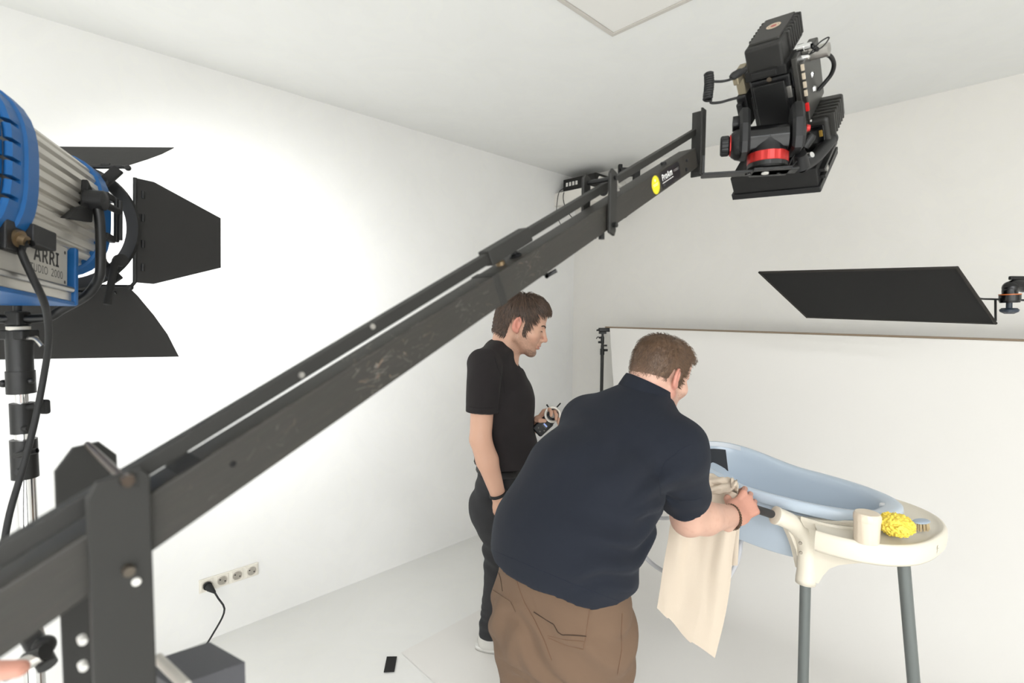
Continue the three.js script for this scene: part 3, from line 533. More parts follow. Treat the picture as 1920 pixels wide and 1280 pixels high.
  // stickers
  const st1 = canvasTex(128, 256, (c, w, h) => { c.fillStyle = '#e4d62a'; c.fillRect(0, 0, w, h); c.strokeStyle = '#d0c01c'; c.lineWidth = 8; c.beginPath(); c.ellipse(64, 128, 56, 118, 0, 0, 7); c.stroke(); c.fillStyle = '#f4f0c4'; c.beginPath(); c.ellipse(64, 66, 12, 20, 0, 0, 7); c.fill(); c.fillRect(24, 112, 80, 10); c.fillRect(30, 134, 68, 8); });
  const eg = new THREE.CircleGeometry(0.0165, 32); eg.translate(-0.205, 0.0195, 0.0006); eg.applyMatrix4(J); part(t, 'sticker', eg, new THREE.MeshStandardMaterial({ map: st1, roughness: 0.4 }), 'round yellow sticker');
  const st2 = canvasTex(512, 192, (c, w, h) => { c.fillStyle = '#17181c'; c.fillRect(0, 0, w, h); c.fillStyle = '#f1f1ee'; c.font = 'bold 104px sans-serif'; c.save(); c.scale(0.86, 1); c.fillText('ProAm', 18, 104); c.restore(); c.fillRect(14, 126, 300, 7); c.fillStyle = '#8f8f8c'; c.fillRect(330, 62, 160, 5); c.fillRect(330, 78, 150, 5); c.font = '22px sans-serif'; c.fillText('USA', 30, 165); });
  const sg = new THREE.PlaneGeometry(0.086, 0.03); sg.translate(-0.136, 0.0193, 0.0006); sg.applyMatrix4(J); part(t, 'sticker', sg, new THREE.MeshStandardMaterial({ map: st2, roughness: 0.4 }), 'black sticker with white lettering');
  // end bracket: upright and level camera arm
  const eb = P(1316, 300, 1.1);
  const EM = basis(j(0.012, 0.012, -0.012), hd, up, wv);
  part(t, 'end_upright', [bx(0.005, 0.135, 0.026, 0.008, 0.035, 0.004, EM, 0.001), bx(0.02, 0.135, 0.004, 0, 0.035, 0.018, EM, 0.001)], mat.beam, 'upright end bracket');
  part(t, 'rod_end_bolt', [cyl(rp(0.045), rp(0.072), 0.0042), lathe(rp(0.072), hd, [[0.0001, 0.01], [0.005, 0.01], [0.006, 0.004], [0.005, 0], [0.0001, 0]], 12)], mat.steel);
}
// level arm from the crane end to the tripod head
const HEAD_AZ = 20 * Math.PI / 180, RV = V(Math.cos(HEAD_AZ), 0, Math.sin(HEAD_AZ)), FV = V(Math.sin(HEAD_AZ), 0, -Math.cos(HEAD_AZ));
const HEAD = basis(P(1433, 311, 1.06), RV, V(0, 1, 0), FV.clone().negate());   // on the plate, under the head
{
  const t = scene.getObjectByName('jib_crane');
  const a = P(1311, 321, 1.09), b = loc(HEAD, 0.055, -0.002, 0);
  const d = b.clone().sub(a); d.y = 0; const L = d.length(); const X = d.normalize(), up = V(0, 1, 0), Z = V().crossVectors(X, up);
  const M = basis(V(a.x, loc(HEAD, 0, -0.0045, 0).y, a.z), X, up, Z);
  const pl = part(t, 'camera_plate', [bx(L, 0.0045, 0.034, L / 2, 0, 0, M, 0.0012), bx(0.07, 0.0045, 0.06, L - 0.05, 0, 0, M, 0.0012), bx(0.005, 0.04, 0.03, 0.001, 0.018, 0, M, 0.001)], mat.blackMetal, 'flat black arm under the tripod head');
  part(pl, 'bolt', [lcyl(M, [L - 0.06, -0.005, 0.004], [L - 0.06, -0.002, 0.004], 0.007, 0.007, 16)], mat.white);
  part(pl, 'bolt', [[L - 0.095, 0], [L - 0.09, 0.008], [L - 0.035, 0.0], [L - 0.03, -0.008]].map(([x, z]) => lcyl(M, [x, -0.0045, z], [x, -0.002, z], 0.0025, 0.0025, 10)), mat.plasticGloss);
  // post of the crane
  const c = P(231, 1000, 0.34), hd = V(Math.sin(JIB_AZ), 0, -Math.cos(JIB_AZ)), wv = V(Math.cos(JIB_AZ), 0, Math.sin(JIB_AZ));
  const yTop = P(231, 893, 0.34).y, yBot = 0.99;
  const PM = basis(V(c.x, 0, c.z), hd, up, wv);
  const pts = (w, top, cut) => [[-w, yBot], [w * 1.15, yBot], [w * 1.15, yBot + 0.11], [w, yBot + 0.14], [w, top - cut], [w - cut * 0.6, top], [-w + cut * 0.4, top], [-w, top - cut * 0.4]];
  const wedge = [[-0.0175, yBot], [0.0175, yBot], [0.0175, yTop - 0.007], [0.0125, yTop - 0.001], [-0.012, yTop - 0.005], [-0.0175, yTop - 0.016]];
  const np = part(t, 'post_plate', plate(wedge, 0.005, PM, 0.0008), mat.beam, 'near black steel post plate');
  const fp = part(t, 'post_plate', plate([[-0.021, yBot], [0.021, yBot], [0.021, yTop - 0.02], [0.009, yTop - 0.006], [-0.009, yTop - 0.008], [-0.021, yTop - 0.026]], 0.005, PM.clone().multiply(new THREE.Matrix4().makeTranslation(0.002, 0, -0.135)), 0.0008), mat.beam, 'far black steel post plate');
  part(t, 'post_spacer', bx(0.03, 0.06, 0.13, 0, yBot + 0.06, -0.0675, PM, 0.002), mat.beam);
  const y1 = P(240, 905, 0.34).y;
  part(t, 'axle', [lcyl(PM, [0.004, y1 - 0.004, -0.14], [0.004, y1 - 0.004, 0.008], 0.0028, 0.0028, 14), lathe(loc(PM, 0.004, y1 - 0.002, 0.003), wv, [[0.0001, 0.006], [0.004, 0.006], [0.0045, 0.002], [0.0045, 0]], 6)], M_(0x4a3f36, 0.4, 0.6), 'brownish steel axle bolt');
  const y2 = P(238, 1080, 0.34).y, y3 = P(256, 1107, 0.34).y;
  part(t, 'bolt', lathe(loc(PM, 0.003, y2, 0.002), wv, [[0.0001, 0.006], [0.0034, 0.006], [0.004, 0.004], [0.004, 0]], 20), M_(0x5c554c, 0.35, 0.7));
  part(t, 'bolt', lathe(loc(PM, 0.0075, y3, 0.002), wv, [[0.0001, 0.003], [0.0022, 0.0026], [0.0028, 0.0015], [0.0028, 0]], 20), mat.white);
  for (const [u, v] of [[164, 1213], [166, 1262]]) { const q = P(u, v, 0.345); part(t, 'bolt', lathe(q, wv, [[0.0001, 0.004], [0.0022, 0.0035], [0.0027, 0.002], [0.0027, -0.004]], 18), mat.white); }
  part(t, 'bolt', lathe(P(236, 1268, 0.345), wv, [[0.0001, 0.004], [0.003, 0.0035], [0.0036, 0.002], [0.0036, 0]], 18), M_(0x6b5138, 0.4, 0.6));
}
// tripod that carries the crane
{
  const c = P(231, 1000, 0.36), wv = V(Math.cos(JIB_AZ), 0, Math.sin(JIB_AZ)), hd = V(Math.sin(JIB_AZ), 0, -Math.cos(JIB_AZ)); c.addScaledVector(wv, -0.06); c.y = 0;
  const t = thing('tripod', 'dark tripod with boxy head under the crane post', 'tripod', c.clone());
  const at = (y, q = 0, r = 0) => V(c.x + r * Math.cos(q), y, c.z + r * Math.sin(q));
  part(t, 'head_plate', [bx(0.09, 0.016, 0.16, c.x, 0.971, c.z, I4, 0.003), cyl(at(0.84), at(0.965), 0.045)], mat.blackMetal);
  const k = [P(300, 1236, 0.44), P(382, 1284, 0.40)];
  // dark block right of the post, with a light slanted edge
  const b0 = P(402, 1212, 0.52), X = P(485, 1262, 0.52).sub(P(402, 1212, 0.56)), Zd = P(330, 1240, 0.50).sub(b0); X.y = 0; Zd.y = 0;
  const ux = X.clone().normalize(), uz = Zd.clone().normalize(), top = b0.y;
  const corner = (s, q, y) => V(b0.x + ux.x * s + uz.x * q, y, b0.z + ux.z * s + uz.z * q);
  const ring = y => [corner(0, 0, y), corner(0.062, 0, y), corner(0.062, 0.06, y), corner(0, 0.06, y)];
  part(t, 'battery_box', toCreasedNormals(loft([ring(0.9), ring(top - 0.003), ring(top)]), 0.4), M_(0x3c3c40, 0.4, 0.1), 'grey block beside the post');
  part(t, 'side_arm', cyl(P(305, 1244, 0.41), P(360, 1296, 0.385), 0.004, 0.004, 12), mat.plateGrey, 'light metal bar'); part(t, 'support_arm', cyl(at(0.94), corner(0.03, 0.05, 0.92), 0.02), mat.blackMetal);
  part(t, 'clamp', [cyl(P(60, 1195, 0.55), P(100, 1262, 0.53), 0.01, 0.009, 12), cyl(P(95, 1235, 0.53), P(60, 1252, 0.53), 0.008), ball(P(70, 1205, 0.55), 0.01), ball(P(92, 1225, 0.54), 0.011)], mat.blackMetal);
  part(t, 'clamp_screw', [cyl(P(92, 1240, 0.53), P(20, 1278, 0.52), 0.008), cyl(P(72, 1190, 0.55), P(84, 1222, 0.55), 0.007)], mat.steel, 'steel clamp screw');
  for (let i = 0; i < 3; i++) { const q = i * 2.094 + 0.5; part(t, 'leg', [cyl(at(0.9, q, 0.05), at(0.45, q, 0.3), 0.016), cyl(at(0.5, q, 0.27), at(0.012, q, 0.55), 0.012)], mat.blackMetal); }
}

// ---------------------------------------------------------------- fluid head and cinema camera on the crane
{
  const H = HEAD, up = V(0, 1, 0), h = (x, y, z) => loc(H, x, y, z), rx = h(1, 0, 0).sub(h(0, 0, 0));
  const t = thing('fluid_head', 'black fluid head with a red ring on the crane arm', 'tripod head', h(0, 0, 0));
  part(t, 'base_disc', lathe(h(0, 0, 0), up, [[0.0001, 0], [0.034, 0], [0.038, 0.004], [0.038, 0.012], [0.0001, 0.012]], 48), mat.blackMetal);
  const fl = []; for (let i = 0; i < 60; i++) { const q = i / 60 * 6.28319, r = 0.0385 + (i % 6 < 2 ? -0.0006 : 0.0003); fl.push([Math.cos(q) * r, Math.sin(q) * r]); }
  part(t, 'pan_ring', plate(fl, 0.02, basis(h(0, 0.022, 0), rx, h(0, 0, -1).sub(h(0, 0, 0)), up), 0.001), mat.red, 'red knurled pan ring');
  part(t, 'neck', lathe(h(0, 0.032, 0), up, [[0.037, 0], [0.034, 0.008], [0.03, 0.02], [0.03, 0.03]], 40), mat.plastic);
  const cheek = [[-0.036, 0.03], [0.03, 0.03], [0.04, 0.05], [0.036, 0.09], [0.018, 0.125], [-0.018, 0.125], [-0.038, 0.088], [-0.042, 0.05]];
  const CM_ = x => basis(h(x, 0, 0), h(0, 0, -1).sub(h(0, 0, 0)), up, h(1, 0, 0).sub(h(0, 0, 0)));
  part(t, 'cheek', plate(cheek, 0.02, CM_(-0.046), 0.005), mat.plastic, 'left rounded cheek');
  part(t, 'cheek', plate(cheek, 0.022, CM_(0.05), 0.005), mat.plastic, 'right rounded cheek');
  part(t, 'drum', [lathe(h(-0.04, 0.06, 0), rx, [[0.0001, 0], [0.03, 0], [0.03, 0.075], [0.0001, 0.075]], 40)], mat.plasticGloss);
  part(t, 'drag_knob', [lathe(h(-0.054, 0.055, 0.004), rx.clone().negate(), [[0.0001, 0], [0.032, 0], [0.03, 0.008], [0.024, 0.016], [0.0215, 0.017], [0.0001, 0.017]], 36)], mat.plastic);
  part(t, 'knob_ring', lathe(h(-0.071, 0.055, 0.004), rx.clone().negate(), [[0.0001, 0], [0.0215, 0], [0.0215, 0.002], [0.0001, 0.002]], 36), mat.red, 'thin red knob ring');
  const kn = []; for (let i = 0; i < 48; i++) { const q = i / 48 * 6.28319, r = 0.0205 - (i % 4 < 1 ? 0.001 : 0); kn.push([Math.cos(q) * r, Math.sin(q) * r]); }
  part(t, 'knob_grip', plate(kn, 0.018, CM_(-0.082).multiply(new THREE.Matrix4().makeTranslation(-0.004, 0.055, 0)), 0.003), mat.plastic);
  part(t, 'brake_knob', lathe(h(-0.05, 0.1, 0.0), rx.clone().negate(), [[0.0001, 0], [0.014, 0], [0.016, 0.004], [0.015, 0.018], [0.0001, 0.019]], 24), mat.plastic);
  part(t, 'cheek_cover', lathe(h(0.06, 0.06, 0.01), rx, [[0.0001, 0.004], [0.02, 0.004], [0.024, 0.001], [0.024, 0]], 32), mat.blackMetal);
  part(t, 'locking_button', lathe(h(0.066, 0.072, 0.014), rx, [[0.0001, 0.006], [0.006, 0.006], [0.007, 0]], 16), mat.red);
  // pan bar bracket at the right
  const pb = [P(1497, 303, 1.07), P(1520, 288, 1.085), P(1540, 266, 1.1), P(1551, 251, 1.115)];
  part(t, 'pan_bar', [tube(pb, 0.0135, 24, 12), ball(pb[3], 0.0145), cyl(h(0.06, 0.03, -0.01), pb[0], 0.012, 0.016)], mat.plastic, 'short black pan bar stub');
  part(t, 'pan_bar_clamp', [lathe(P(1511, 284, 1.075), V(0.3, 0.2, 1), [[0.0001, 0.008], [0.006, 0.008], [0.009, 0.003], [0.009, 0]], 16)], mat.chrome, 'bright chrome screw');
  part(t, 'ratchet_knob', [lathe(P(1508, 256, 1.08), V(0.3, 0.6, 0.3), [[0.0001, 0.016], [0.008, 0.015], [0.0105, 0.01], [0.0105, -0.012]], 18)], mat.blackMetal);
  part(t, 'safety_wire', tube([P(1497, 256, 1.06), P(1485, 278, 1.05), P(1474, 300, 1.045), P(1473, 306, 1.045), P(1486, 296, 1.05), P(1497, 282, 1.06), P(1502, 270, 1.065)], 0.0016, 40, 6), mat.rubber);
}
const TILT = 45 * Math.PI / 180;
const CAM_AZ = 41 * Math.PI / 180, CAM_R = V(Math.cos(CAM_AZ), 0, Math.sin(CAM_AZ)), CAM_F = V(Math.sin(CAM_AZ), 0, -Math.cos(CAM_AZ));
const CAMU = CAM_F.clone().multiplyScalar(Math.sin(TILT)).add(V(0, Math.cos(TILT), 0));
const CAML = CAM_F.clone().multiplyScalar(Math.cos(TILT)).add(V(0, -Math.sin(TILT), 0));
const RIG = (() => { const M = basis(V(0, 0, 0), CAM_R, CAMU, CAML.clone().negate()).multiply(new THREE.Matrix4().makeRotationZ(-0.08)); const o = P(1440, 166, 1.075).sub(loc(M, 0, 0, 0.07)); return M.setPosition(o); })();
{
  const C = RIG, c = (x, y, z) => loc(C, x, y, z), dir = (x, y, z) => c(x, y, z).sub(c(0, 0, 0)), right = dir(1, 0, 0);
  const t = thing('cinema_camera', 'black cinema camera rig tilted down at the end of the crane', 'film camera', c(0, 0, 0));
  part(t, 'base_plate', [bx(0.06, 0.012, 0.15, 0, -0.008, 0.02, C, 0.002), bx(0.084, 0.01, 0.1, 0, 0.003, 0.02, C, 0.002)], mat.blackMetal);
  const body = part(t, 'camera_body', [bx(0.088, 0.1, 0.15, 0, 0.056, 0.03, C, 0.006), bx(0.076, 0.012, 0.075, 0.0, 0.003, 0.064, C, 0.004)], mat.plastic);
  part(body, 'port_cover', [bx(0.058, 0.006, 0.05, -0.008, -0.004, 0.068, C, 0.006), bx(0.046, 0.004, 0.038, -0.008, -0.0065, 0.068, C, 0.005)], mat.blackMetal);
  part(body, 'side_notch', bx(0.01, 0.005, 0.024, 0.033, -0.003, 0.066, C, 0.001), mat.steel);
  part(body, 'emblem', lathe(c(0.0, -0.0035, 0.1), dir(0, -1, 0), [[0.0001, 0.0012], [0.005, 0.001], [0.0055, 0]], 6), M_(0x6e6254, 0.4, 0.5), 'small diamond emblem');
  part(body, 'adapter_plate', [bx(0.08, 0.03, 0.02, -0.006, 0.012, 0.113, C, 0.003), bx(0.048, 0.02, 0.012, -0.006, -0.002, 0.116, C, 0.002)], mat.blackMatte);
  // battery on the back with stepped ribs
  const bat = part(t, 'battery', [bx(0.07, 0.135, 0.05, -0.004, 0.065, 0.142, C, 0.006)], M_(0x1a1917, 0.55), 'ribbed black battery');
  for (let i = 0; i < 7; i++) part(bat, 'rib', bx(0.076, 0.006, 0.042, -0.003, 0.04 + i * 0.0135, 0.147, C, 0.0025), M_(0x201f1c, 0.5));
  part(bat, 'back_panel', bx(0.058, 0.112, 0.006, -0.005, 0.07, 0.1675, C, 0.003), M_(0x24221f, 0.5));
  const logo = canvasTex(128, 128, (g, w) => { g.fillStyle = '#24221f'; g.fillRect(0, 0, w, w); g.fillStyle = '#c9b49a'; g.beginPath(); g.arc(64, 64, 60, 0, 7); g.fill(); g.fillStyle = '#a23a33'; g.beginPath(); g.arc(64, 64, 26, 0, 7); g.fill(); g.strokeStyle = '#8a7a66'; g.lineWidth = 5; g.beginPath(); g.arc(64, 64, 42, 0, 7); g.stroke(); });
  const lg = new THREE.CircleGeometry(0.0145, 28); lg.translate(-0.004, 0.078, 0.1711); lg.applyMatrix4(C); part(bat, 'round_badge', lg, new THREE.MeshStandardMaterial({ map: logo, roughness: 0.4 }), 'round pale badge with red centre');
  // side module with lights and keys
  const sm = part(t, 'side_module', [bx(0.018, 0.11, 0.12, 0.054, 0.055, 0.055, C, 0.003), bx(0.01, 0.03, 0.15, 0.05, 0.006, 0.055, C, 0.002)], M_(0x3a3936, 0.35, 0.4), 'grey side control panel');
  for (let i = 0; i < 4; i++) part(sm, 'indicator', bx(0.006, 0.004, 0.012, 0.0645, -0.012, 0.06 + i * 0.017, C, 0.001), M_(0xb9ac98, 0.4));
  part(sm, 'record_light', bx(0.006, 0.006, 0.016, 0.0645, -0.014, 0.032, C, 0.001), new THREE.MeshStandardMaterial({ color: 0x8a1010, emissive: 0xd01010, emissiveIntensity: 0.5 }), 'small red indicator');
  for (let i = 0; i < 2; i++) part(sm, 'button', lathe(c(0.07, 0.02, 0.05 + i * 0.03), right, [[0.0001, 0.004], [0.005, 0.003], [0.006, 0]], 14), mat.chrome);
  // connectors
  const cn = part(t, 'silver_connector', lathe(c(0.05, 0.05, 0.108), right, [[0.0001, 0], [0.011, 0], [0.011, 0.01], [0.0125, 0.012], [0.0125, 0.045], [0.009, 0.046], [0.0001, 0.044]], 24), mat.steel, 'polished metal connector');
  part(t, 'connector', [lathe(c(0.046, 0.035, 0.13), right, [[0.0001, 0], [0.0075, 0], [0.0075, 0.012], [0.006, 0.013], [0.006, 0.024], [0.0001, 0.025]], 18), lathe(c(0.046, 0.02, 0.115), right, [[0.0001, 0], [0.006, 0], [0.0065, 0.01], [0.0048, 0.022], [0.0001, 0.024]], 18)], mat.chrome);
  part(t, 'strap_loop', tube([c(0.066, 0.025, 0.116), c(0.085, 0.04, 0.13), c(0.098, 0.045, 0.132), c(0.092, 0.025, 0.126), c(0.07, 0.025, 0.118)], 0.0013, 30, 5), mat.rubber);
  part(t, 'left_bracket', [bx(0.018, 0.04, 0.05, -0.062, 0.03, 0.1, C, 0.003), bx(0.012, 0.03, 0.02, -0.06, 0.0, 0.118, C, 0.003)], M_(0x9a8f78, 0.4, 0.5), 'bare metal bracket');
  part(t, 'left_module', [bx(0.022, 0.05, 0.07, -0.064, 0.03, 0.04, C, 0.004), bx(0.012, 0.02, 0.03, -0.066, 0.0, 0.05, C, 0.003)], mat.plastic);
  part(t, 'left_knob', lathe(c(-0.062, 0.01, 0.012), right.clone().negate(), [[0.0001, 0], [0.008, 0], [0.0095, 0.004], [0.008, 0.014], [0.0001, 0.015]], 18), mat.plastic);
  // ribbed hand grip with contacts at the right
  const gr = part(t, 'side_grip', [bx(0.05, 0.085, 0.056, 0.066, 0.055, -0.04, C, 0.008), bx(0.056, 0.02, 0.05, 0.07, 0.1, -0.036, C, 0.006)], M_(0x1d1c1a, 0.45), 'ribbed black side grip');
  for (let i = 0; i < 6; i++) part(gr, 'rib', bx(0.05, 0.005, 0.05, 0.075, 0.025 + i * 0.013, -0.034, C, 0.002), M_(0x2a2926, 0.4));
  part(gr, 'contact_plate', bx(0.04, 0.006, 0.04, 0.062, 0.0125, -0.045, C, 0.002), mat.plasticGloss);
  part(gr, 'contacts', bx(0.006, 0.003, 0.014, 0.076, 0.009, -0.042, C, 0.0005), M_(0xc09a4a, 0.35, 0.8), 'gold contacts');
  part(gr, 'round_port', [lathe(c(0.046, 0.012, -0.028), dir(0, -1, 0), [[0.0001, 0.002], [0.008, 0.003], [0.01, 0.001], [0.01, 0]], 20)], M_(0xa8905a, 0.4, 0.7));
  part(gr, 'stud', [0, 1, 2, 3, 4].map(i => ball(c(0.045 + 0.007 * (i % 3), 0.012, -0.012 + 0.005 * (i % 2)), 0.0032)), mat.steel, null, 'stuff');
  // lens, rods and matte box
  part(t, 'lens', lathe(c(0.005, 0.055, -0.045), dir(0, 0, -1), [[0.0001, 0], [0.042, 0], [0.042, 0.03], [0.046, 0.032], [0.046, 0.06], [0.043, 0.062], [0.043, 0.1], [0.0001, 0.1]], 40), mat.plasticGloss, 'dark lens barrel');
  for (const s of [-1, 1]) part(t, 'support_rod', lcyl(C, [s * 0.03 + 0.004, -0.022, 0.0], [s * 0.03 + 0.004, -0.022, -0.11], 0.0075, 0.0075, 18), mat.steel, 'steel support rod');
  const mx = -0.018, my = 0.035, mz = -0.12;
  const mb = part(t, 'matte_box', [bx(0.18, 0.016, 0.05, mx, my - 0.064, mz, C, 0.002), bx(0.18, 0.016, 0.05, mx, my + 0.064, mz, C, 0.002), bx(0.016, 0.13, 0.05, mx - 0.082, my, mz, C, 0.002), bx(0.016, 0.13, 0.05, mx + 0.082, my, mz, C, 0.002), bx(0.176, 0.13, 0.006, mx, my, mz + 0.022, C, 0.001)], mat.blackMatte, 'wide black matte box facing down');
  part(mb, 'hood_lip', [bx(0.188, 0.006, 0.014, mx, my - 0.074, mz - 0.025, C, 0.001), bx(0.188, 0.006, 0.014, mx, my + 0.074, mz - 0.025, C, 0.001), bx(0.006, 0.15, 0.014, mx + 0.092, my, mz - 0.025, C, 0.001), bx(0.006, 0.15, 0.014, mx - 0.092, my, mz - 0.025, C, 0.001)], mat.plastic);
  part(mb, 'filter_tray', [bx(0.012, 0.11, 0.008, mx + 0.095, my, mz + 0.008, C, 0.001), bx(0.012, 0.11, 0.008, mx + 0.095, my, mz - 0.008, C, 0.001)], mat.blackMetal);
  part(mb, 'tray_screw', [bx(0.008, 0.012, 0.01, mx + 0.098, my - 0.035, mz, C, 0.001)], mat.steel);
  // monitor arm cable and coiled cable
  part(t, 'cable', tube([c(0.07, 0.035, 0.13), P(1530, 88, 1.02), P(1548, 96, 1.03), P(1555, 112, 1.05), P(1550, 130, 1.07), P(1538, 146, 1.08), P(1526, 160, 1.09)], 0.0042, 50, 8), mat.rubber, 'black cable arching on the right side');
  const coil = [P(1388, 128, 1.02), P(1378, 133, 1.02), P(1362, 142, 1.02), P(1346, 146, 1.02), P(1330, 146.5, 1.02)];
  part(t, 'plug', lathe(P(1362, 139, 1.02), P(1390, 122, 1.02).sub(P(1362, 139, 1.02)), [[0.0001, 0], [0.005, 0], [0.0075, 0.006], [0.0075, 0.02], [0.005, 0.026], [0.0045, 0.034], [0.0001, 0.034]], 18), mat.rubber);
  const helix = []; for (let i = 0; i <= 88; i++) { const q = i / 8 * 6.28319, v = lerp(132, 181, i / 88), p = P(1320.5 + 1.2 * Math.sin(i * 0.05), v, 1.02); helix.push(p.clone().add(V(0.0068 * Math.cos(q), 0, 0.0068 * Math.sin(q)))); }
  part(t, 'coiled_cable', [tube(coil, 0.0024, 24, 6), tube([P(1330, 146.5, 1.02), P(1327, 138, 1.025), helix[0]], 0.0024, 12, 6), tube(helix, 0.003, 420, 6), tube([helix[88], P(1325, 186, 1.02), P(1340, 186, 1.02), P(1362, 180, 1.02), P(1388, 173, 1.03)], 0.0026, 30, 6)], mat.rubber, 'coiled black cable on the left side');
}
// ---------------------------------------------------------------- black flag on a grip arm
{
  const k = 2.08, A = P(1422, 503, k), B = P(1792, 488, k * 0.7915), Cc = P(1866, 591, k * 0.875), D = P(1512, 585, k * 1.0836);
  const x = B.clone().sub(A), Lx = x.length(), y = D.clone().sub(A); x.normalize(); const n = V().crossVectors(y, x).normalize(), yy = V().crossVectors(x, n).normalize(), Ly = Math.abs(y.dot(yy)) * (y.dot(yy) < 0 ? -1 : 1);
  const t = thing('black_flag', 'black fabric flag panel tilted in front of the back wall', 'flag', A.clone().add(Cc).multiplyScalar(0.5));
  const rows = 10, cols = 14, ring = s => { const out = []; for (let i = 0; i <= rows; i++) { const r = []; for (let q = 0; q <= cols; q++) { const u = q / cols, v = i / rows, a = A.clone().lerp(B, u), b = D.clone().lerp(Cc, u); const p = a.lerp(b, v); p.addScaledVector(n, s + 0.003 * Math.sin(u * 3.14) * Math.sin(v * 3.14)); r.push(p); } out.push(r); } return out; };
  const fg = boxUV(mergeAll([loft(ring(0.0012), false), loft(ring(-0.0012), false)]));
  part(t, 'fabric', fg, M_(0x121110, 0.9, 0, { bumpMap: rep(weave, 14), bumpScale: 0.0004, side: THREE.DoubleSide }));
  const fr = M_(0x1c1711, 0.7);
  [[A, B], [B, Cc], [Cc, D], [D, A]].forEach(([p, q]) => part(t, 'frame_edge', [cyl(p, q, 0.0048, 0.0048, 10), ball(p, 0.0052)], fr));
  const w1 = P(1836, 545, 1.74), w2 = P(1865, 546, 1.76), w3 = P(1866, 586, 1.8);
  part(t, 'wire_handle', [tube([B.clone().lerp(Cc, 0.5), w1, w2, P(1925, 547, 1.73)], 0.0033, 24, 8), cyl(w2, w3, 0.0035, 0.0035, 8)], mat.blackMetal);
  const g = thing('knuckle_clamp', 'black grip head with orange ring clamping the flag rod', 'clamp', P(1891, 540, 1.75));
  const gd = 1.75, Q = (u, v, dd = gd) => P(u, v, dd);
  part(g, 'jaw', [cyl(Q(1892, 548), Q(1892, 536), 0.029, 0.029, 28), cyl(Q(1892, 552), Q(1892, 547.5), 0.026, 0.029, 28)], mat.plasticGloss);
  part(g, 'orange_ring', cyl(Q(1892, 537.5), Q(1892, 535.5), 0.0295, 0.0295, 28), M_(0xb5632a, 0.45), 'orange friction ring');
  part(g, 'elbow', [tube([Q(1892, 536), Q(1892, 527), Q(1897, 521), Q(1906, 519), Q(1918, 521)], 0.021, 24, 16), ball(Q(1893, 524), 0.023)], mat.plasticGloss);
  part(g, 'top_handle', [cyl(Q(1905, 518), Q(1905, 508), 0.006), bx(0.07, 0.013, 0.012, Q(1910, 505.5).x, Q(1910, 505.5).y, Q(1910, 505.5).z, I4, 0.003)], mat.blackMetal);
  part(g, 'lower_knob', [cyl(Q(1891, 563), Q(1891, 552), 0.0085), lathe(Q(1891, 573), V(0, 1, 0), [[0.0001, 0], [0.012, 0], [0.024, 0.007], [0.026, 0.014], [0.02, 0.02], [0.0001, 0.021]], 24)], M_(0x26303c, 0.4), 'rounded T knob');
  // stand of the grip arm, right of the frame
  const S = V(2.02, 0, -1.1);
  const st = thing('grip_stand', 'steel stand with a grip arm just right of the frame', 'stand', S);
  part(st, 'arm', cyl(Q(1921, 520.5), V(S.x, Q(1921, 520).y + 0.02, S.z), 0.0078), mat.steel);
  part(st, 'column', cyl(V(S.x, 0.2, S.z), V(S.x, 1.82, S.z), 0.0125), mat.steel);
  for (let i = 0; i < 3; i++) { const q = i * 2.094 + 1.2; part(st, 'leg', tube([V(S.x, 0.24 + i * 0.04, S.z), V(S.x + 0.12 * Math.cos(q), 0.2 + i * 0.04, S.z + 0.12 * Math.sin(q)), V(S.x + 0.3 * Math.cos(q), 0.017, S.z + 0.3 * Math.sin(q))], 0.0115, 16, 10), mat.steel); }
}

// ---------------------------------------------------------------- baby bath on its stand
const TUB_TH = 35 * Math.PI / 180, TUB_Y = 0.978;
const TUB = basis(V(1.02, TUB_Y, -1.91), V(Math.sin(TUB_TH), 0, Math.cos(TUB_TH)), V(0, 1, 0), V(-Math.cos(TUB_TH), 0, Math.sin(TUB_TH)));  // x = to the foot end, z = to the towel side
const tubAt = (u, y, z) => loc(TUB, u, y, z);
const tubMat = new THREE.MeshPhysicalMaterial({ color: 0xc2cfdc, roughness: 0.3, clearcoat: 0.25, clearcoatRoughness: 0.25 });
const TUB_A = 0.392, TUB_B = 0.212;
const tubRise = u => 0.05 * sstep(0.02, -0.34, u);
function tubRing(scA, scB, y, du = 0, lift = 1, n = 112) {
  const out = []; for (let i = 0; i < n; i++) { const q = i / n * 6.28319, c = Math.cos(q), s = Math.sin(q), m = 2.5; const e = 1 / Math.pow(Math.pow(Math.abs(c), m) + Math.pow(Math.abs(s), m), 1 / m); const u = c * e * TUB_A * scA + du, z = s * e * TUB_B * scB * (1 - 0.06 * sstep(0, 0.4, u)); out.push([u, y + lift * tubRise(u), z]); } return out;
}
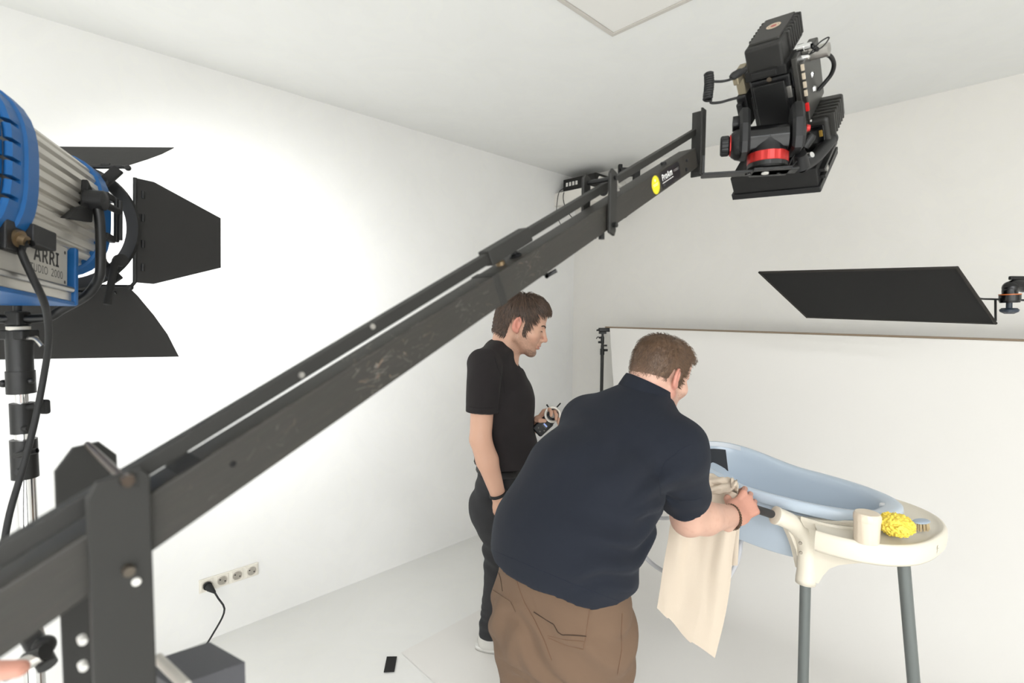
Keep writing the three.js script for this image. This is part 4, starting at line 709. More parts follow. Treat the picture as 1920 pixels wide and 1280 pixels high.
{
  const R = (a, b, y, du, lift) => tubRing(a, b, y, du, lift).map(p => tubAt(...p));
  const t = thing('baby_bathtub', 'pale blue plastic baby bathtub resting on the stand', 'bathtub', tubAt(0, -0.24, 0));
  const floorRing = (a, b, y, du) => tubRing(a, b, y, du, 0).map(([u, yy, z]) => tubAt(u, yy + 0.06 * sstep(-0.06, -0.26, u) , z));
  const rings = [R(0.5, 0.54, -0.235, -0.045, 0), R(0.6, 0.62, -0.235, -0.045, 0), R(0.66, 0.68, -0.226, -0.042, 0), R(0.775, 0.78, -0.15, -0.02, 0.3), R(0.88, 0.87, -0.05, 0.004, 0.8), R(0.905, 0.895, -0.03), R(0.955, 0.94, -0.034), R(0.985, 0.975, -0.039), R(1, 1, -0.035), R(1.006, 1.008, -0.02), R(1, 1, -0.006), R(0.982, 0.968, 0.0005), R(0.95, 0.92, 0.001), R(0.9, 0.865, -0.003, -0.006), R(0.872, 0.83, -0.012, -0.01), R(0.858, 0.812, -0.035, -0.01, 0.95), R(0.8, 0.78, -0.1, -0.014, 0.6), R(0.73, 0.735, -0.16, -0.032, 0.3), floorRing(0.665, 0.69, -0.19, -0.042), floorRing(0.6, 0.64, -0.204, -0.045), floorRing(0.4, 0.4, -0.212, -0.045), floorRing(0.1, 0.1, -0.212, -0.045)];
  part(t, 'shell', loft(rings, true, true, true), tubMat);
  // moulded cross ridge and side ledges inside
  part(t, 'seat_ridge', tube([tubAt(-0.02, -0.2, 0.12), tubAt(-0.03, -0.213, 0.09), tubAt(-0.05, -0.215, 0), tubAt(-0.03, -0.213, -0.09), tubAt(-0.02, -0.2, -0.12)], 0.012, 40, 12), tubMat);
  // sloping backrest moulded into the head end
  const back = []; for (let i = 0; i <= 10; i++) { const f = i / 10, u = lerp(-0.315, -0.03, f), y = lerp(-0.028, -0.206, Math.pow(f, 0.9)), w = lerp(0.108, 0.118, f), r = []; for (const [z, dy] of [[-1, lerp(-0.06, -0.006, f)], [-1, lerp(-0.012, -0.003, f)], [-0.93, 0], [-0.5, -0.003], [0, -0.004], [0.5, -0.003], [0.93, 0], [1, lerp(-0.012, -0.003, f)], [1, lerp(-0.06, -0.006, f)]]) r.push(tubAt(u, y + dy, z * w)); back.push(r); }
  part(t, 'backrest', toCreasedNormals(loft(back, false), 0.7), tubMat);
  // dark pad and printed label at the head end
  const inner = (q, f) => { const n = 112, a = tubRing(0.872, 0.83, -0.012, -0.01), b = tubRing(0.82, 0.785, -0.1, -0.004, 0.6); const i = Math.floor(q), k = q - i; const pa = a[i % n].map((v, j) => lerp(v, a[(i + 1) % n][j], k)), pb = b[i % n].map((v, j) => lerp(v, b[(i + 1) % n][j], k)); return pa.map((v, j) => lerp(v, pb[j], f)); };
  const patch = (q0, q1, f0, f1, lift) => { const rows = []; for (let j = 0; j <= 6; j++) { const r = []; for (let i = 0; i <= 14; i++) { const p = inner(lerp(q0, q1, i / 14), lerp(f0, f1, j / 6)); const k = 1 - lift / 0.2; r.push(tubAt(p[0] * k, p[1] + lift * 0.6, p[2] * k)); } rows.push(r); } return loft(rows, false); };
  part(t, 'head_pad', patch(41, 68, 0.12, 0.95, 0.004), M_(0x26292e, 0.7, 0, { side: THREE.DoubleSide }), 'dark rubber pad inside the head end');
  part(t, 'printed_label', patch(60, 72, -0.15, 0.02, 0.003), M_(0xd9dde2, 0.5, 0, { side: THREE.DoubleSide }), 'pale printed label');
  part(t, 'drain_plug', [lathe(tubAt(0.335, -0.012, -0.045), V(0, 1, 0), [[0.0001, 0.006], [0.012, 0.006], [0.014, 0.003], [0.014, -0.004]], 20)], M_(0xdfe2e4, 0.4));
}
// stand: cream end brackets, grey rails and legs
{
  const t = thing('bath_stand', 'cream plastic bath stand with grey tubular legs and tray', 'stand', V(1.1, 0, -1.7));
  const grey = M_(0x6c716f, 0.42, 0.25), dk = M_(0x4a4b4b, 0.4, 0.2);
  const sup = (cu, cv, a, b, q, n = 2.5) => { const c = Math.cos(q), s = Math.sin(q), e = 1 / Math.pow(Math.pow(Math.abs(c), n) + Math.pow(Math.abs(s), n), 1 / n); return [cu + c * e * a, cv + s * e * b]; };
  const N = 56, half = (a, b, y, cu = 0.2, cv = 0.015, q1 = Math.PI / 2) => { const out = []; for (let i = 0; i <= N; i++) { const [u, z] = sup(cu, cv, a, b, lerp(-Math.PI / 2, q1, i / N)); out.push(tubAt(u, y - TUB_Y, z)); } return out; };
  // tray: dished shelf with a rounded rim and an apron below
  const tray = [half(0.185, 0.215, 0.931, 0.19, 0, 1.34), half(0.23, 0.232, 0.93, 0.195, 0.008, 1.34), half(0.272, 0.248, 0.926, 0.2, 0.015, 1.34), half(0.284, 0.26, 0.932, 0.2, 0.015, 1.34), half(0.291, 0.267, 0.938, 0.2, 0.015, 1.34), half(0.298, 0.274, 0.936, 0.2, 0.015, 1.34), half(0.303, 0.279, 0.926, 0.2, 0.015, 1.34), half(0.304, 0.281, 0.905, 0.2, 0.015, 1.34), half(0.302, 0.279, 0.884, 0.2, 0.015, 1.34), half(0.296, 0.273, 0.874, 0.2, 0.015, 1.34), half(0.288, 0.265, 0.876, 0.2, 0.015, 1.34), half(0.286, 0.263, 0.9, 0.2, 0.015, 1.34), half(0.262, 0.24, 0.918, 0.2, 0.015, 1.34), half(0.185, 0.215, 0.92, 0.19, 0, 1.34)];
  part(t, 'tray', loft(tray, false), mat.cream, 'cream accessory tray at the foot end');
  // saddle wall that carries the end of the bath
  const wall = [half(0.185, 0.206, 0.905, 0.2, 0), half(0.19, 0.212, 0.925, 0.19, 0), half(0.182, 0.212, 0.938, 0.19, 0), half(0.173, 0.205, 0.9385, 0.19, 0), half(0.168, 0.199, 0.92, 0.19, 0), half(0.166, 0.196, 0.9, 0.19, 0)];
  part(t, 'saddle', loft(wall, false), mat.cream);
  const sleeve = [P(1458, 957, 1.655), P(1474, 963, 1.655), P(1492, 972, 1.655), P(1508, 988, 1.662), P(1517, 1012, 1.66), P(1519, 1040, 1.655), P(1517.5, 1084, 1.65)];
  const frontEnd = (pts, name) => {
    const c = new THREE.CatmullRomCurve3(pts), rings = []; for (let i = 0; i <= 26; i++) { const f = i / 26, p = c.getPoint(f), tg = c.getTangent(f), sN = V().crossVectors(tg, V(0.3, 0.2, 1)).normalize(), bN = V().crossVectors(tg, sN); const r = []; for (let q = 0; q < 20; q++) { const an = q / 20 * 6.28319; const rr = 0.0285 + (f < 0.06 || f > 0.95 ? 0.002 : 0); r.push(p.clone().addScaledVector(sN, Math.cos(an) * rr).addScaledVector(bN, Math.sin(an) * rr)); } rings.push(r); }
    return loft(rings, true, true, true);
  };
  const br = part(t, 'corner_bracket', frontEnd(sleeve), mat.cream, 'rounded cream corner joint');
  part(br, 'screw', [[1487, 980, 1.655], [1507, 1009, 1.63], [1508, 1027, 1.626]].map(([u, v, d]) => lathe(P(u, v, d), V(-0.45, 0.1, 1), [[0.0001, 0.002], [0.0045, 0.002], [0.0055, 0]], 14)), M_(0x8a8276, 0.4, 0.5));
  // gusset web from the corner to the tray apron
  const web = (pts) => { const f = pts.map(([u, v, d]) => P(u, v, d)), b = f.map(p => p.clone().add(tubAt(-0.022, 0, -0.01).sub(tubAt(0, 0, 0)))); return toCreasedNormals(loft([f, b]), 0.6); };
  const cols = [[1480, 956, 976, 1.655], [1500, 959, 984, 1.652], [1516, 962, 1020, 1.645], [1524, 963, 1080, 1.638], [1542, 965, 1084, 1.62], [1550, 966, 1070, 1.612], [1562, 967, 1056, 1.6], [1580, 968, 1049, 1.58], [1604, 969, 1046, 1.555], [1630, 969, 1044, 1.528]];
  const wrap = cols.map(([u, v0, v1, d]) => { const o = tubAt(-0.016, 0, -0.008).sub(tubAt(0, 0, 0)), a = P(u, v0, d), b = P(u, v1, d), m = a.clone().lerp(b, 0.5); return [a, a.clone().lerp(m, 0.12), m, b.clone().lerp(m, 0.12), b, b.clone().add(o), m.clone().add(o), a.clone().add(o)]; });
  part(t, 'gusset', toCreasedNormals(loft(wrap), 0.9), mat.cream, 'cream side wall between joint and tray');
  part(t, 'inner_web', web([[1478, 975, 1.665], [1506, 1000, 1.665], [1508, 1060, 1.66], [1498, 1020, 1.665], [1490, 1000, 1.665]]), mat.cream);
  // mirrored joint on the far side
  const mirror = p => { const q = p.clone().applyMatrix4(TUB.clone().invert()); q.z = -q.z; return q.applyMatrix4(TUB); };
  // legs and rails
  const leg = (a, b, m) => { const d = b.clone().sub(a), k = (0.016 - a.y) / d.y; const e = a.clone().addScaledVector(d, k); const l = part(t, 'leg', cyl(a, e, 0.0166, 0.0166, 20), grey, 'grey tubular leg'); part(l, 'foot', cyl(V(e.x, 0.0045, e.z), V(e.x, 0.034, e.z), 0.02, 0.018, 18), mat.plastic); };
  leg(P(1517.5, 1078, 1.65), P(1516, 1280, 1.64)); leg(P(1701, 1045, 1.475), P(1725, 1280, 1.468));
  const fl = [tubAt(-0.55, -0.05, 0.23), tubAt(-0.55, -0.05, -0.23)];
  for (const f of fl) leg(f, V(f.x - 0.004, 0.1, f.z - 0.01));
  const r0 = P(1466, 960, 1.655), r1 = tubAt(-0.55, -0.05, 0.25); part(t, 'side_rail', cyl(r0, r1, 0.0142, 0.0142, 18), dk, 'dark grey side rail');
  part(t, 'side_rail', cyl(mirror(r0).add(V(0, -0.05, 0)), mirror(r1).add(V(0, -0.02, 0)), 0.0142, 0.0142, 18), dk);
  const q = []; for (let i = 0; i <= 20; i++) { const [u, z] = sup(-0.3, 0, 0.285, 0.235, lerp(Math.PI / 2, Math.PI * 1.5, i / 20), 3); q.push(tubAt(u, -0.05, z)); }
  part(t, 'end_bar', tube(q, 0.018, 60, 12), mat.cream);
  const lab = canvasTex(64, 128, (g, w, h) => { g.fillStyle = '#efe6d2'; g.fillRect(0, 0, w, h); g.fillStyle = '#4a4a52'; g.font = 'bold 38px sans-serif'; g.fillText('G', 18, 60); g.fillText('C', 18, 104); });
  const [mu, mz] = sup(0.2, 0.015, 0.3055, 0.2825, 0.1), mn = tubAt(1, 0, 0.12).sub(tubAt(0, 0, 0)).normalize(), pg = new THREE.PlaneGeometry(0.011, 0.022);
  pg.applyMatrix4(basis(tubAt(mu, 0.908 - TUB_Y, mz), V().crossVectors(V(0, 1, 0), mn), V(0, 1, 0), mn)); part(t, 'printed_mark', pg, new THREE.MeshStandardMaterial({ map: lab, roughness: 0.4 }), 'small dark printed mark');
}
// things on the tray
{
  const base = (u, v, y) => Ph(u, v, y), TY = 0.9335;
  const c = base(1630, 1003, TY + 0.003); const cup = thing('plastic_cup', 'cream plastic jar with a rounded lid on the tray', 'jar', c);
  part(cup, 'jar_body', lathe(c, V(0, 1, 0), [[0.0001, 0], [0.031, 0], [0.0325, 0.003], [0.034, 0.062], [0.0001, 0.062]], 40), mat.creamGloss);
  part(cup, 'jar_lid', lathe(c.clone().add(V(0, 0.0622, 0)), V(0, 1, 0), [[0.0001, 0], [0.0345, 0], [0.0355, 0.003], [0.0352, 0.016], [0.031, 0.0235], [0.024, 0.026], [0.022, 0.0255], [0.0001, 0.0252]], 40), mat.creamGloss);
  const s = base(1684, 994, TY); s.y = TY;
  const sg = nets((x, y, z) => { const r = Math.hypot((x) / 1.04, (y - 0.035) * 1.3, z); const n = 0.006 * Math.abs(nz(x * 90, y * 90, z * 90)) + 0.003 * nz(x * 200, y * 200, z * 200); return Math.max(r - 0.05 + 0.012 - n * 2.0 , -y) * 0.7; }, V(-0.06, -0.01, -0.06), V(0.06, 0.1, 0.06), 0.0016);
  sg.scale(1.12, 1.02, 1.12); sg.translate(s.x, s.y + 0.001, s.z);
  solo('bath_sponge', paint(sg, (x, y, z) => { const n = 0.95 + 0.3 * nz(x * 140, y * 140, z * 140); return [0.9 * n + 0.05, 0.68 * n + 0.05, 0.11 * n]; }), new THREE.MeshStandardMaterial({ vertexColors: true, roughness: 0.85 }), 'yellow natural bath sponge on the tray', 'sponge', s);
  const b0 = base(1668, 976, TY + 0.009), b1 = base(1712, 970, TY + 0.014), b2 = base(1733, 968, TY + 0.022);
  const br = thing('bath_brush', 'pale bristled baby brush lying behind the sponge', 'brush', b2);
  const sk = M_(0xa7b4c2, 0.4), d = b2.clone().sub(b1); 
  part(br, 'handle', [tube([b0, b0.clone().lerp(b1, 0.5).add(V(0, 0.003, 0)), b1], 0.0055, 24, 10)], sk);
  part(br, 'head', (() => { const g = new THREE.SphereGeometry(1, 24, 14); g.scale(0.032, 0.006, 0.017); g.rotateY(0.35); g.translate(b2.x, b2.y + 0.006, b2.z); return g; })(), sk);
  const bl = []; for (let i = 0; i < 130; i++) { const a = rnd() * 6.283, r = Math.sqrt(rnd()); const x = Math.cos(a) * r * 0.029, z = Math.sin(a) * r * 0.014; const p = V(b2.x + x * 0.94 + z * 0.34, b2.y + 0.004, b2.z - x * 0.34 + z * 0.94); bl.push(cyl(p, V(p.x + x * 0.1, TY + 0.003, p.z + 0.004 + z * 0.1), 0.0009, 0.0007, 4)); }
  part(br, 'bristles', bl, M_(0xd8c39a, 0.7), 'pale bristles', 'stuff');
}
// drain hose looping below the bath
solo('drain_hose', tube([tubAt(-0.13, -0.252, -0.05), P(1396, 1006, 1.99), P(1393, 1030, 1.97), P(1385, 1055, 1.96), P(1360, 1088, 1.96), P(1310, 1095, 1.98), P(1262, 1072, 2.0), P(1226, 1049, 2.0), P(1205, 1021, 2.0), P(1190, 975, 2.0), tubAt(-0.42, -0.28, 0.1)], 0.0085, 90, 10), M_(0xc9c9cc, 0.4), 'pale grey hose looping under the bathtub', 'hose', tubAt(-0.1, -0.25, 0));
// towel hung over the near rail
{
  const L = [[1318, 884, 1.810], [1290, 915, 1.815], [1266, 962, 1.810], [1258, 1010, 1.800], [1250, 1060, 1.800], [1245, 1100, 1.800], [1240, 1134, 1.800]];
  const R = [[1390, 918, 1.720], [1390, 950, 1.720], [1386, 990, 1.725], [1380, 1040, 1.730], [1377, 1090, 1.735], [1368, 1150, 1.740], [1350, 1229, 1.740]];
  const lc = new THREE.CatmullRomCurve3(L.map(q => P(...q))), rc = new THREE.CatmullRomCurve3(R.map(q => P(...q)));
  const rows = 48, cols = 44, nv = V(-0.35, 0.05, 1).normalize();
  const sheet = off => { const out = []; for (let i = 0; i <= rows; i++) { const f = i / rows, r = []; for (let j = 0; j <= cols; j++) { const u = j / cols; const p = lc.getPoint(f).lerp(rc.getPoint(f), u); const w = 0.007 * Math.sin(u * 8 + 1.8 * f + 0.6 + 1.5 * nz(u * 2, f * 2, 5)) + 0.004 * Math.sin(u * 17 - 2 * f + 2 * nz(u * 3, f * 2, 9)) * sstep(0, 0.4, f) + 0.012 * (1 - f) * Math.sin(u * 9) + 0.012 * nz(u * 3.1, f * 2.2, 2); p.addScaledVector(nv, w + off); p.y += (u > 0.2 && f > 0.98 ? 0.006 * Math.sin(u * 9) : 0) - 0.012 * f * Math.sin(u * 3.14) * (u < 0.6 ? 1 : 0.4); r.push(p); } out.push(r); } return out; };
  const t = thing('towel', 'cream cotton towel hanging over the near rail of the bath', 'towel', P(1345, 1000, 1.770));
  const cm = new THREE.MeshPhysicalMaterial({ color: 0xd9cab7, roughness: 0.95, sheen: 0.4, sheenColor: 0xfff0e0, side: THREE.DoubleSide, bumpMap: rep(weave, 10), bumpScale: 0.0006 });
  part(t, 'front_fall', boxUV(mergeAll([loft(sheet(0), false), loft(sheet(-0.003), false)])), cm);
  // the part laid over the rail and gathered by the hand
  const over = (pts, w) => { const c = new THREE.CatmullRomCurve3(pts); const rings = []; for (let i = 0; i <= 24; i++) { const p = c.getPoint(i / 24), r = []; for (let q = 0; q < 18; q++) { const a = q / 18 * 6.283; const rr = w * (1 + 0.25 * Math.sin(a * 3 + i * 0.5) + 0.12 * Math.sin(a * 5 - i)); r.push(p.clone().add(V(0, Math.cos(a) * rr, 0)).addScaledVector(nv, Math.sin(a) * rr * 1.2)); } rings.push(r); } return loft(rings); };
  part(t, 'rail_fold', boxUV(over([P(1316, 888, 1.840), P(1336, 893, 1.810), P(1356, 898, 1.780), P(1374, 902, 1.755), P(1388, 908, 1.735)], 0.02)), cm);
  part(t, 'rail_fold', boxUV(over([P(1312, 905, 1.810), P(1332, 910, 1.790), P(1355, 909, 1.765), P(1376, 906, 1.735), P(1386, 899, 1.725)], 0.015)), cm);
  part(t, 'knot', boxUV(over([P(1374, 898, 1.735), P(1383, 902, 1.720), P(1387, 912, 1.715)], 0.016)), cm);
  const back = off => { const out = []; for (let i = 0; i <= 12; i++) { const f = i / 12, r = []; for (let j = 0; j <= 10; j++) { const u = j / 10; const p = P(lerp(1345, 1394 - 4 * f, u), lerp(925, 1052, f), lerp(1.84, 1.79, u)); p.addScaledVector(nv, 0.006 * Math.sin(u * 9) + off); r.push(p); } out.push(r); } return out; };
  part(t, 'back_fall', boxUV(mergeAll([loft(back(0), false), loft(back(-0.003), false)])), cm);
}

// ---------------------------------------------------------------- people: shared shapes
// head field in its own frame: x right, y up, face towards -z, origin between the ears at eye height
function headField(M, sc, o = {}) {
  const inv = M.clone().invert().elements, v = (x, y, z) => V(x, y, -z), E = (c, a, b, d) => sd.ell(v(...c), a, b, d), K = (a, b, r, q) => sd.cone(v(...a), v(...b), r, q);
  const skull = E([0, 0.034, -0.014], 0.0755, 0.083, 0.097), face = E([0, -0.03, 0.034], 0.0605, 0.086, 0.057), jaw = [K([0.056, -0.052, 0.0], [0.02, -0.1, 0.066], 0.021, 0.017), K([-0.056, -0.052, 0.0], [-0.02, -0.1, 0.066], 0.021, 0.017)];
  const chin = E([0, -0.1, 0.074], 0.023, 0.018, 0.019), fore = E([0, 0.055, 0.035], 0.062, 0.052, 0.052);
  const cheek = [E([0.043, -0.028, 0.056], 0.026, 0.024, 0.026), E([-0.043, -0.028, 0.056], 0.026, 0.024, 0.026)];
  const brow = [K([0.012, 0.018, 0.086], [0.042, 0.02, 0.07], 0.0095, 0.008), K([-0.012, 0.018, 0.086], [-0.042, 0.02, 0.07], 0.0095, 0.008)];
  const nose = K([0, 0.01, 0.089], [0, -0.031, 0.109], 0.0075, 0.0095), tip = E([0, -0.035, 0.1105], 0.0115, 0.0095, 0.0105), wing = [E([0.0115, -0.039, 0.1], 0.0078, 0.0075, 0.01), E([-0.0115, -0.039, 0.1], 0.0078, 0.0075, 0.01)];
  const lipU = E([0, -0.0635, 0.0935], 0.022, 0.0056, 0.009), lipL = E([0, -0.0745, 0.0915], 0.019, 0.0066, 0.009), philt = E([0, -0.052, 0.093], 0.014, 0.012, 0.008), slit = K([-0.022, -0.069, 0.097], [0.022, -0.069, 0.097], 0.0016, 0.0016);
  const sock = [E([0.031, 0.002, 0.094], 0.0175, 0.0115, 0.0135), E([-0.031, 0.002, 0.094], 0.0175, 0.0115, 0.0135)];
  const lid = [E([0.031, 0.0, 0.0735], 0.0135, 0.0125, 0.0135), E([-0.031, 0.0, 0.0735], 0.0135, 0.0125, 0.0135)];
  const earF = s => { const R = new THREE.Matrix4().makeRotationFromEuler(new THREE.Euler(-0.16, s * 0.42, s * 0.1)); const c = v(s * 0.081, -0.004, -0.016); const o1 = sd.ell(c, 0.0085, 0.0325, 0.0185, R), i1 = sd.ell(v(s * 0.0895, 0.004, -0.013), 0.0075, 0.019, 0.0105, R), i2 = sd.ell(v(s * 0.088, -0.008, -0.01), 0.0085, 0.011, 0.0075, R), lobe = sd.ell(v(s * 0.079, -0.03, -0.009), 0.0065, 0.011, 0.0085); return (x, y, z) => smax(smax(smin(o1(x, y, z), lobe(x, y, z), 0.008), -i1(x, y, z), 0.004), -i2(x, y, z), 0.003); };
  const ears = [earF(1), earF(-1)];
  const nape = K([0, -0.03, -0.055], [0, -0.11, -0.045], 0.05, 0.05);
  const local = (x, y, z) => {
    let d = smin(skull(x, y, z), face(x, y, z), 0.03); d = smin(d, fore(x, y, z), 0.03); d = smin(d, jaw[0](x, y, z), 0.018); d = smin(d, jaw[1](x, y, z), 0.018); d = smin(d, chin(x, y, z), 0.016);
    d = smin(d, cheek[0](x, y, z), 0.022); d = smin(d, cheek[1](x, y, z), 0.022); d = smin(d, brow[0](x, y, z), 0.012); d = smin(d, brow[1](x, y, z), 0.012);
    d = smax(d, -sock[0](x, y, z), 0.012); d = smax(d, -sock[1](x, y, z), 0.012); d = smin(d, lid[0](x, y, z), 0.004); d = smin(d, lid[1](x, y, z), 0.004);
    d = smin(d, nose(x, y, z), 0.012); d = smin(d, tip(x, y, z), 0.006); d = smin(d, wing[0](x, y, z), 0.005); d = smin(d, wing[1](x, y, z), 0.005);
    d = smin(d, philt(x, y, z), 0.012); d = smin(d, lipU(x, y, z), 0.005); d = smin(d, lipL(x, y, z), 0.005); d = smax(d, -slit(x, y, z), 0.002);
    d = smin(d, nape(x, y, z), 0.03); d = smin(d, ears[0](x, y, z), 0.006); return smin(d, ears[1](x, y, z), 0.006);
  };
  const cranium = (x, y, z) => smin(smin(smin(skull(x, y, z), face(x, y, z), 0.03), fore(x, y, z), 0.03), nape(x, y, z), 0.03);
  const wrap = f => (x, y, z) => f((inv[0] * x + inv[4] * y + inv[8] * z + inv[12]) / sc, (inv[1] * x + inv[5] * y + inv[9] * z + inv[13]) / sc, (inv[2] * x + inv[6] * y + inv[10] * z + inv[14]) / sc) * sc;
  const toLocal = (x, y, z) => [(inv[0] * x + inv[4] * y + inv[8] * z + inv[12]) / sc, (inv[1] * x + inv[5] * y + inv[9] * z + inv[13]) / sc, -(inv[2] * x + inv[6] * y + inv[10] * z + inv[14]) / sc];
  const toWorld = (x, y, z) => V(x * sc, y * sc, -z * sc).applyMatrix4(M);
  const c = M.clone().elements; const centre = V(c[12], c[13], c[14]);
  return { f: bound(centre, 0.19 * sc, wrap(local)), cranium: wrap(cranium), toLocal, toWorld, centre };
}
// hand: frame x = thumb side, y = along the fingers, z = back of the hand
function handField(M, curl, o = {}) {
  const s = o.s || 1, q = (x, y, z) => loc(M, x * s, y * s, z * s), fs = [];
  const sideV = q(1, 0, 0).sub(q(0, 0, 0));
  const palm = sd.flat(q(0, 0.012, 0), q(-0.001, 0.078, -0.001), 0.031 * s, 0.015 * s, 0.042 * s, 0.0135 * s, sideV), heel = sd.ell(q(0.018, 0.03, -0.008), 0.018 * s, 0.018 * s, 0.016 * s), wrist = sd.flat(q(0, -0.04, 0), q(0, 0.02, 0), 0.029 * s, 0.021 * s, 0.03 * s, 0.018 * s, sideV);
  const X = [0.033, 0.0112, -0.0112, -0.032], Y = [0.083, 0.087, 0.083, 0.075], LEN = [[0.042, 0.025, 0.02], [0.046, 0.028, 0.021], [0.042, 0.026, 0.02], [0.034, 0.02, 0.018]], RAD = [0.0092, 0.0094, 0.009, 0.008], spread = o.spread || [0.1, 0.02, -0.05, -0.14];
  const nails = [];
  for (let i = 0; i < 4; i++) {
    let p = [X[i], Y[i], 0.001], a = 0; const ch = []; let prev = q(...p);
    ch.push(sd.cone(q(X[i] * 0.8, 0.05, 0), prev, 0.0095 * s, (RAD[i] + 0.0014) * s));
    for (let j = 0; j < 3; j++) { a += curl[i][j]; const L = LEN[i][j], c = Math.cos(a); p = [p[0] + Math.sin(spread[i]) * L * c, p[1] + Math.cos(spread[i]) * L * c, p[2] - Math.sin(a) * L]; const n = q(...p); ch.push(sd.cone(prev, n, (RAD[i] - j * 0.0008) * s, (RAD[i] - (j + 1) * 0.0008) * s)); if (j === 2) nails.push({ p: n, dir: n.clone().sub(prev).normalize(), up: q(0, Math.sin(a), Math.cos(a)).sub(q(0, 0, 0)).normalize(), side: sideV.clone().normalize(), r: RAD[i] * s }); prev = n; }
    fs.push(blend(ch, 0.004));
  }
  const th = o.thumb || [[0.026, 0.02, -0.008], [0.05, 0.046, -0.018], [0.06, 0.074, -0.026], [0.062, 0.098, -0.032]];
  const tp = th.map(p => q(...p)); fs.push(blend([sd.cone(tp[0], tp[1], 0.015 * s, 0.0115 * s), sd.cone(tp[1], tp[2], 0.0115 * s, 0.0102 * s), sd.cone(tp[2], tp[3], 0.0102 * s, 0.0085 * s)], 0.005));
  const f = (x, y, z) => { let d = smin(palm(x, y, z), wrist(x, y, z), 0.02); d = smin(d, heel(x, y, z), 0.014); for (let i = 0; i < 5; i++) d = smin(d, fs[i](x, y, z), i === 4 ? 0.01 : 0.0025); return d; };
  return { f: bound(q(0, 0.06, 0), 0.15, f), nails, centre: q(0, 0.06, 0) };
}
function inBox(b, m) { return (x, y, z) => x > b.lo.x + m && x < b.hi.x - m && y > b.lo.y + m && y < b.hi.y - m && z > b.lo.z + m && z < b.hi.z - m; }
const around = (c, r) => ({ lo: V(c.x - r, c.y - r, c.z - r), hi: V(c.x + r, c.y + r, c.z + r) });
// one continuous skin: coarse grid for the body, fine grids for head and hands
function skinMesh(f, box, fine, coarse = 0.009) {
  const tests = fine.map(b => inBox(b, b.cell * 2)); const out = [nets(f, box.lo, box.hi, coarse, (x, y, z) => tests.some(t => t(x, y, z)))];
  fine.forEach((b, k) => out.push(nets(f, b.lo, b.hi, b.cell, (x, y, z) => tests.some((t, i) => i < k && t(x, y, z)))));
  return mergeGeometries(out);
}
// tufts of hair rooted on the scalp
function hairTufts(head, n, mask, flow, o) {
  const pos = [], nor = [], col = [], cr = head.cranium, E = 0.001; let made = 0, tries = 0;
  const grad = p => { const d = cr(p.x, p.y, p.z); return V(cr(p.x + E, p.y, p.z) - d, cr(p.x, p.y + E, p.z) - d, cr(p.x, p.y, p.z + E) - d).normalize(); };
  const settle = (p, h) => { for (let k = 0; k < 3; k++) { const d = cr(p.x, p.y, p.z) - h; p.addScaledVector(grad(p), -d * 0.9); } return p; };
  while (made < n && tries < n * 12) {
    tries++; const a = rnd() * 6.28319, c = rnd() * 2 - 1, s = Math.sqrt(1 - c * c);
    let p = head.toWorld(0.09 * s * Math.cos(a), 0.03 + 0.11 * c, -0.01 + 0.115 * s * Math.sin(a)); p = settle(p, 0.001); const l = head.toLocal(p.x, p.y, p.z); if (!mask(l)) continue;
    const len = o.len(l) * (0.7 + 0.6 * rnd()), segs = o.segs, pts = [p.clone()]; let q = p.clone(); const lift = o.lift(l) * (0.6 + 0.8 * rnd());
    const j = [(rnd() - 0.5) * o.mess, (rnd() - 0.5) * o.mess, (rnd() - 0.5) * o.mess];
    for (let k = 1; k <= segs; k++) { const lq = head.toLocal(q.x, q.y, q.z), fd = flow(lq); const wq = head.toWorld(lq[0] + fd[0] + j[0], lq[1] + fd[1] + j[1], lq[2] + fd[2] + j[2]).sub(q).normalize(); q = q.clone().addScaledVector(wq, len / segs); q = settle(q, lift * Math.sin(Math.min(1, k / segs * 1.15) * 1.9)); pts.push(q.clone()); }
    const w = o.width * (0.6 + 0.8 * rnd()), tone = o.tone(l, rnd());
    for (let k = 0; k < segs; k++) {
      const A = pts[k], B = pts[k + 1], up = grad(A), sd_ = V().crossVectors(B.clone().sub(A), up).normalize(), w0 = w * (1 - 0.75 * k / segs), w1 = w * (1 - 0.75 * (k + 1) / segs) + 0.00005;
      const a0 = A.clone().addScaledVector(sd_, w0), a1 = A.clone().addScaledVector(sd_, -w0), a2 = A.clone().addScaledVector(up, w0 * 1.2), b0 = B.clone().addScaledVector(sd_, w1), b1 = B.clone().addScaledVector(sd_, -w1), b2 = B.clone().addScaledVector(up, w1 * 1.2);
      const nL = sd_.clone().addScaledVector(up, 0.8).normalize(), nR = sd_.clone().negate().addScaledVector(up, 0.8).normalize();
      const tri = (...t) => { const gn = V().crossVectors(t[1][0].clone().sub(t[0][0]), t[2][0].clone().sub(t[0][0])); if (gn.dot(t[0][1]) + gn.dot(t[1][1]) + gn.dot(t[2][1]) < 0) t = [t[0], t[2], t[1]]; for (const [P_, N_] of t) { pos.push(P_.x, P_.y, P_.z); nor.push(N_.x, N_.y, N_.z); col.push(...tone); } };
      tri([a0, nL], [a2, up], [b0, nL]); tri([a2, up], [b2, up], [b0, nL]); tri([a2, up], [a1, nR], [b2, up]); tri([a1, nR], [b1, nR], [b2, up]);
    }
    made++;
  }
  const g = new THREE.BufferGeometry(); g.setAttribute('position', new THREE.Float32BufferAttribute(pos, 3)); g.setAttribute('normal', new THREE.Float32BufferAttribute(nor, 3)); g.setAttribute('color', new THREE.Float32BufferAttribute(col, 3)); return g;
}
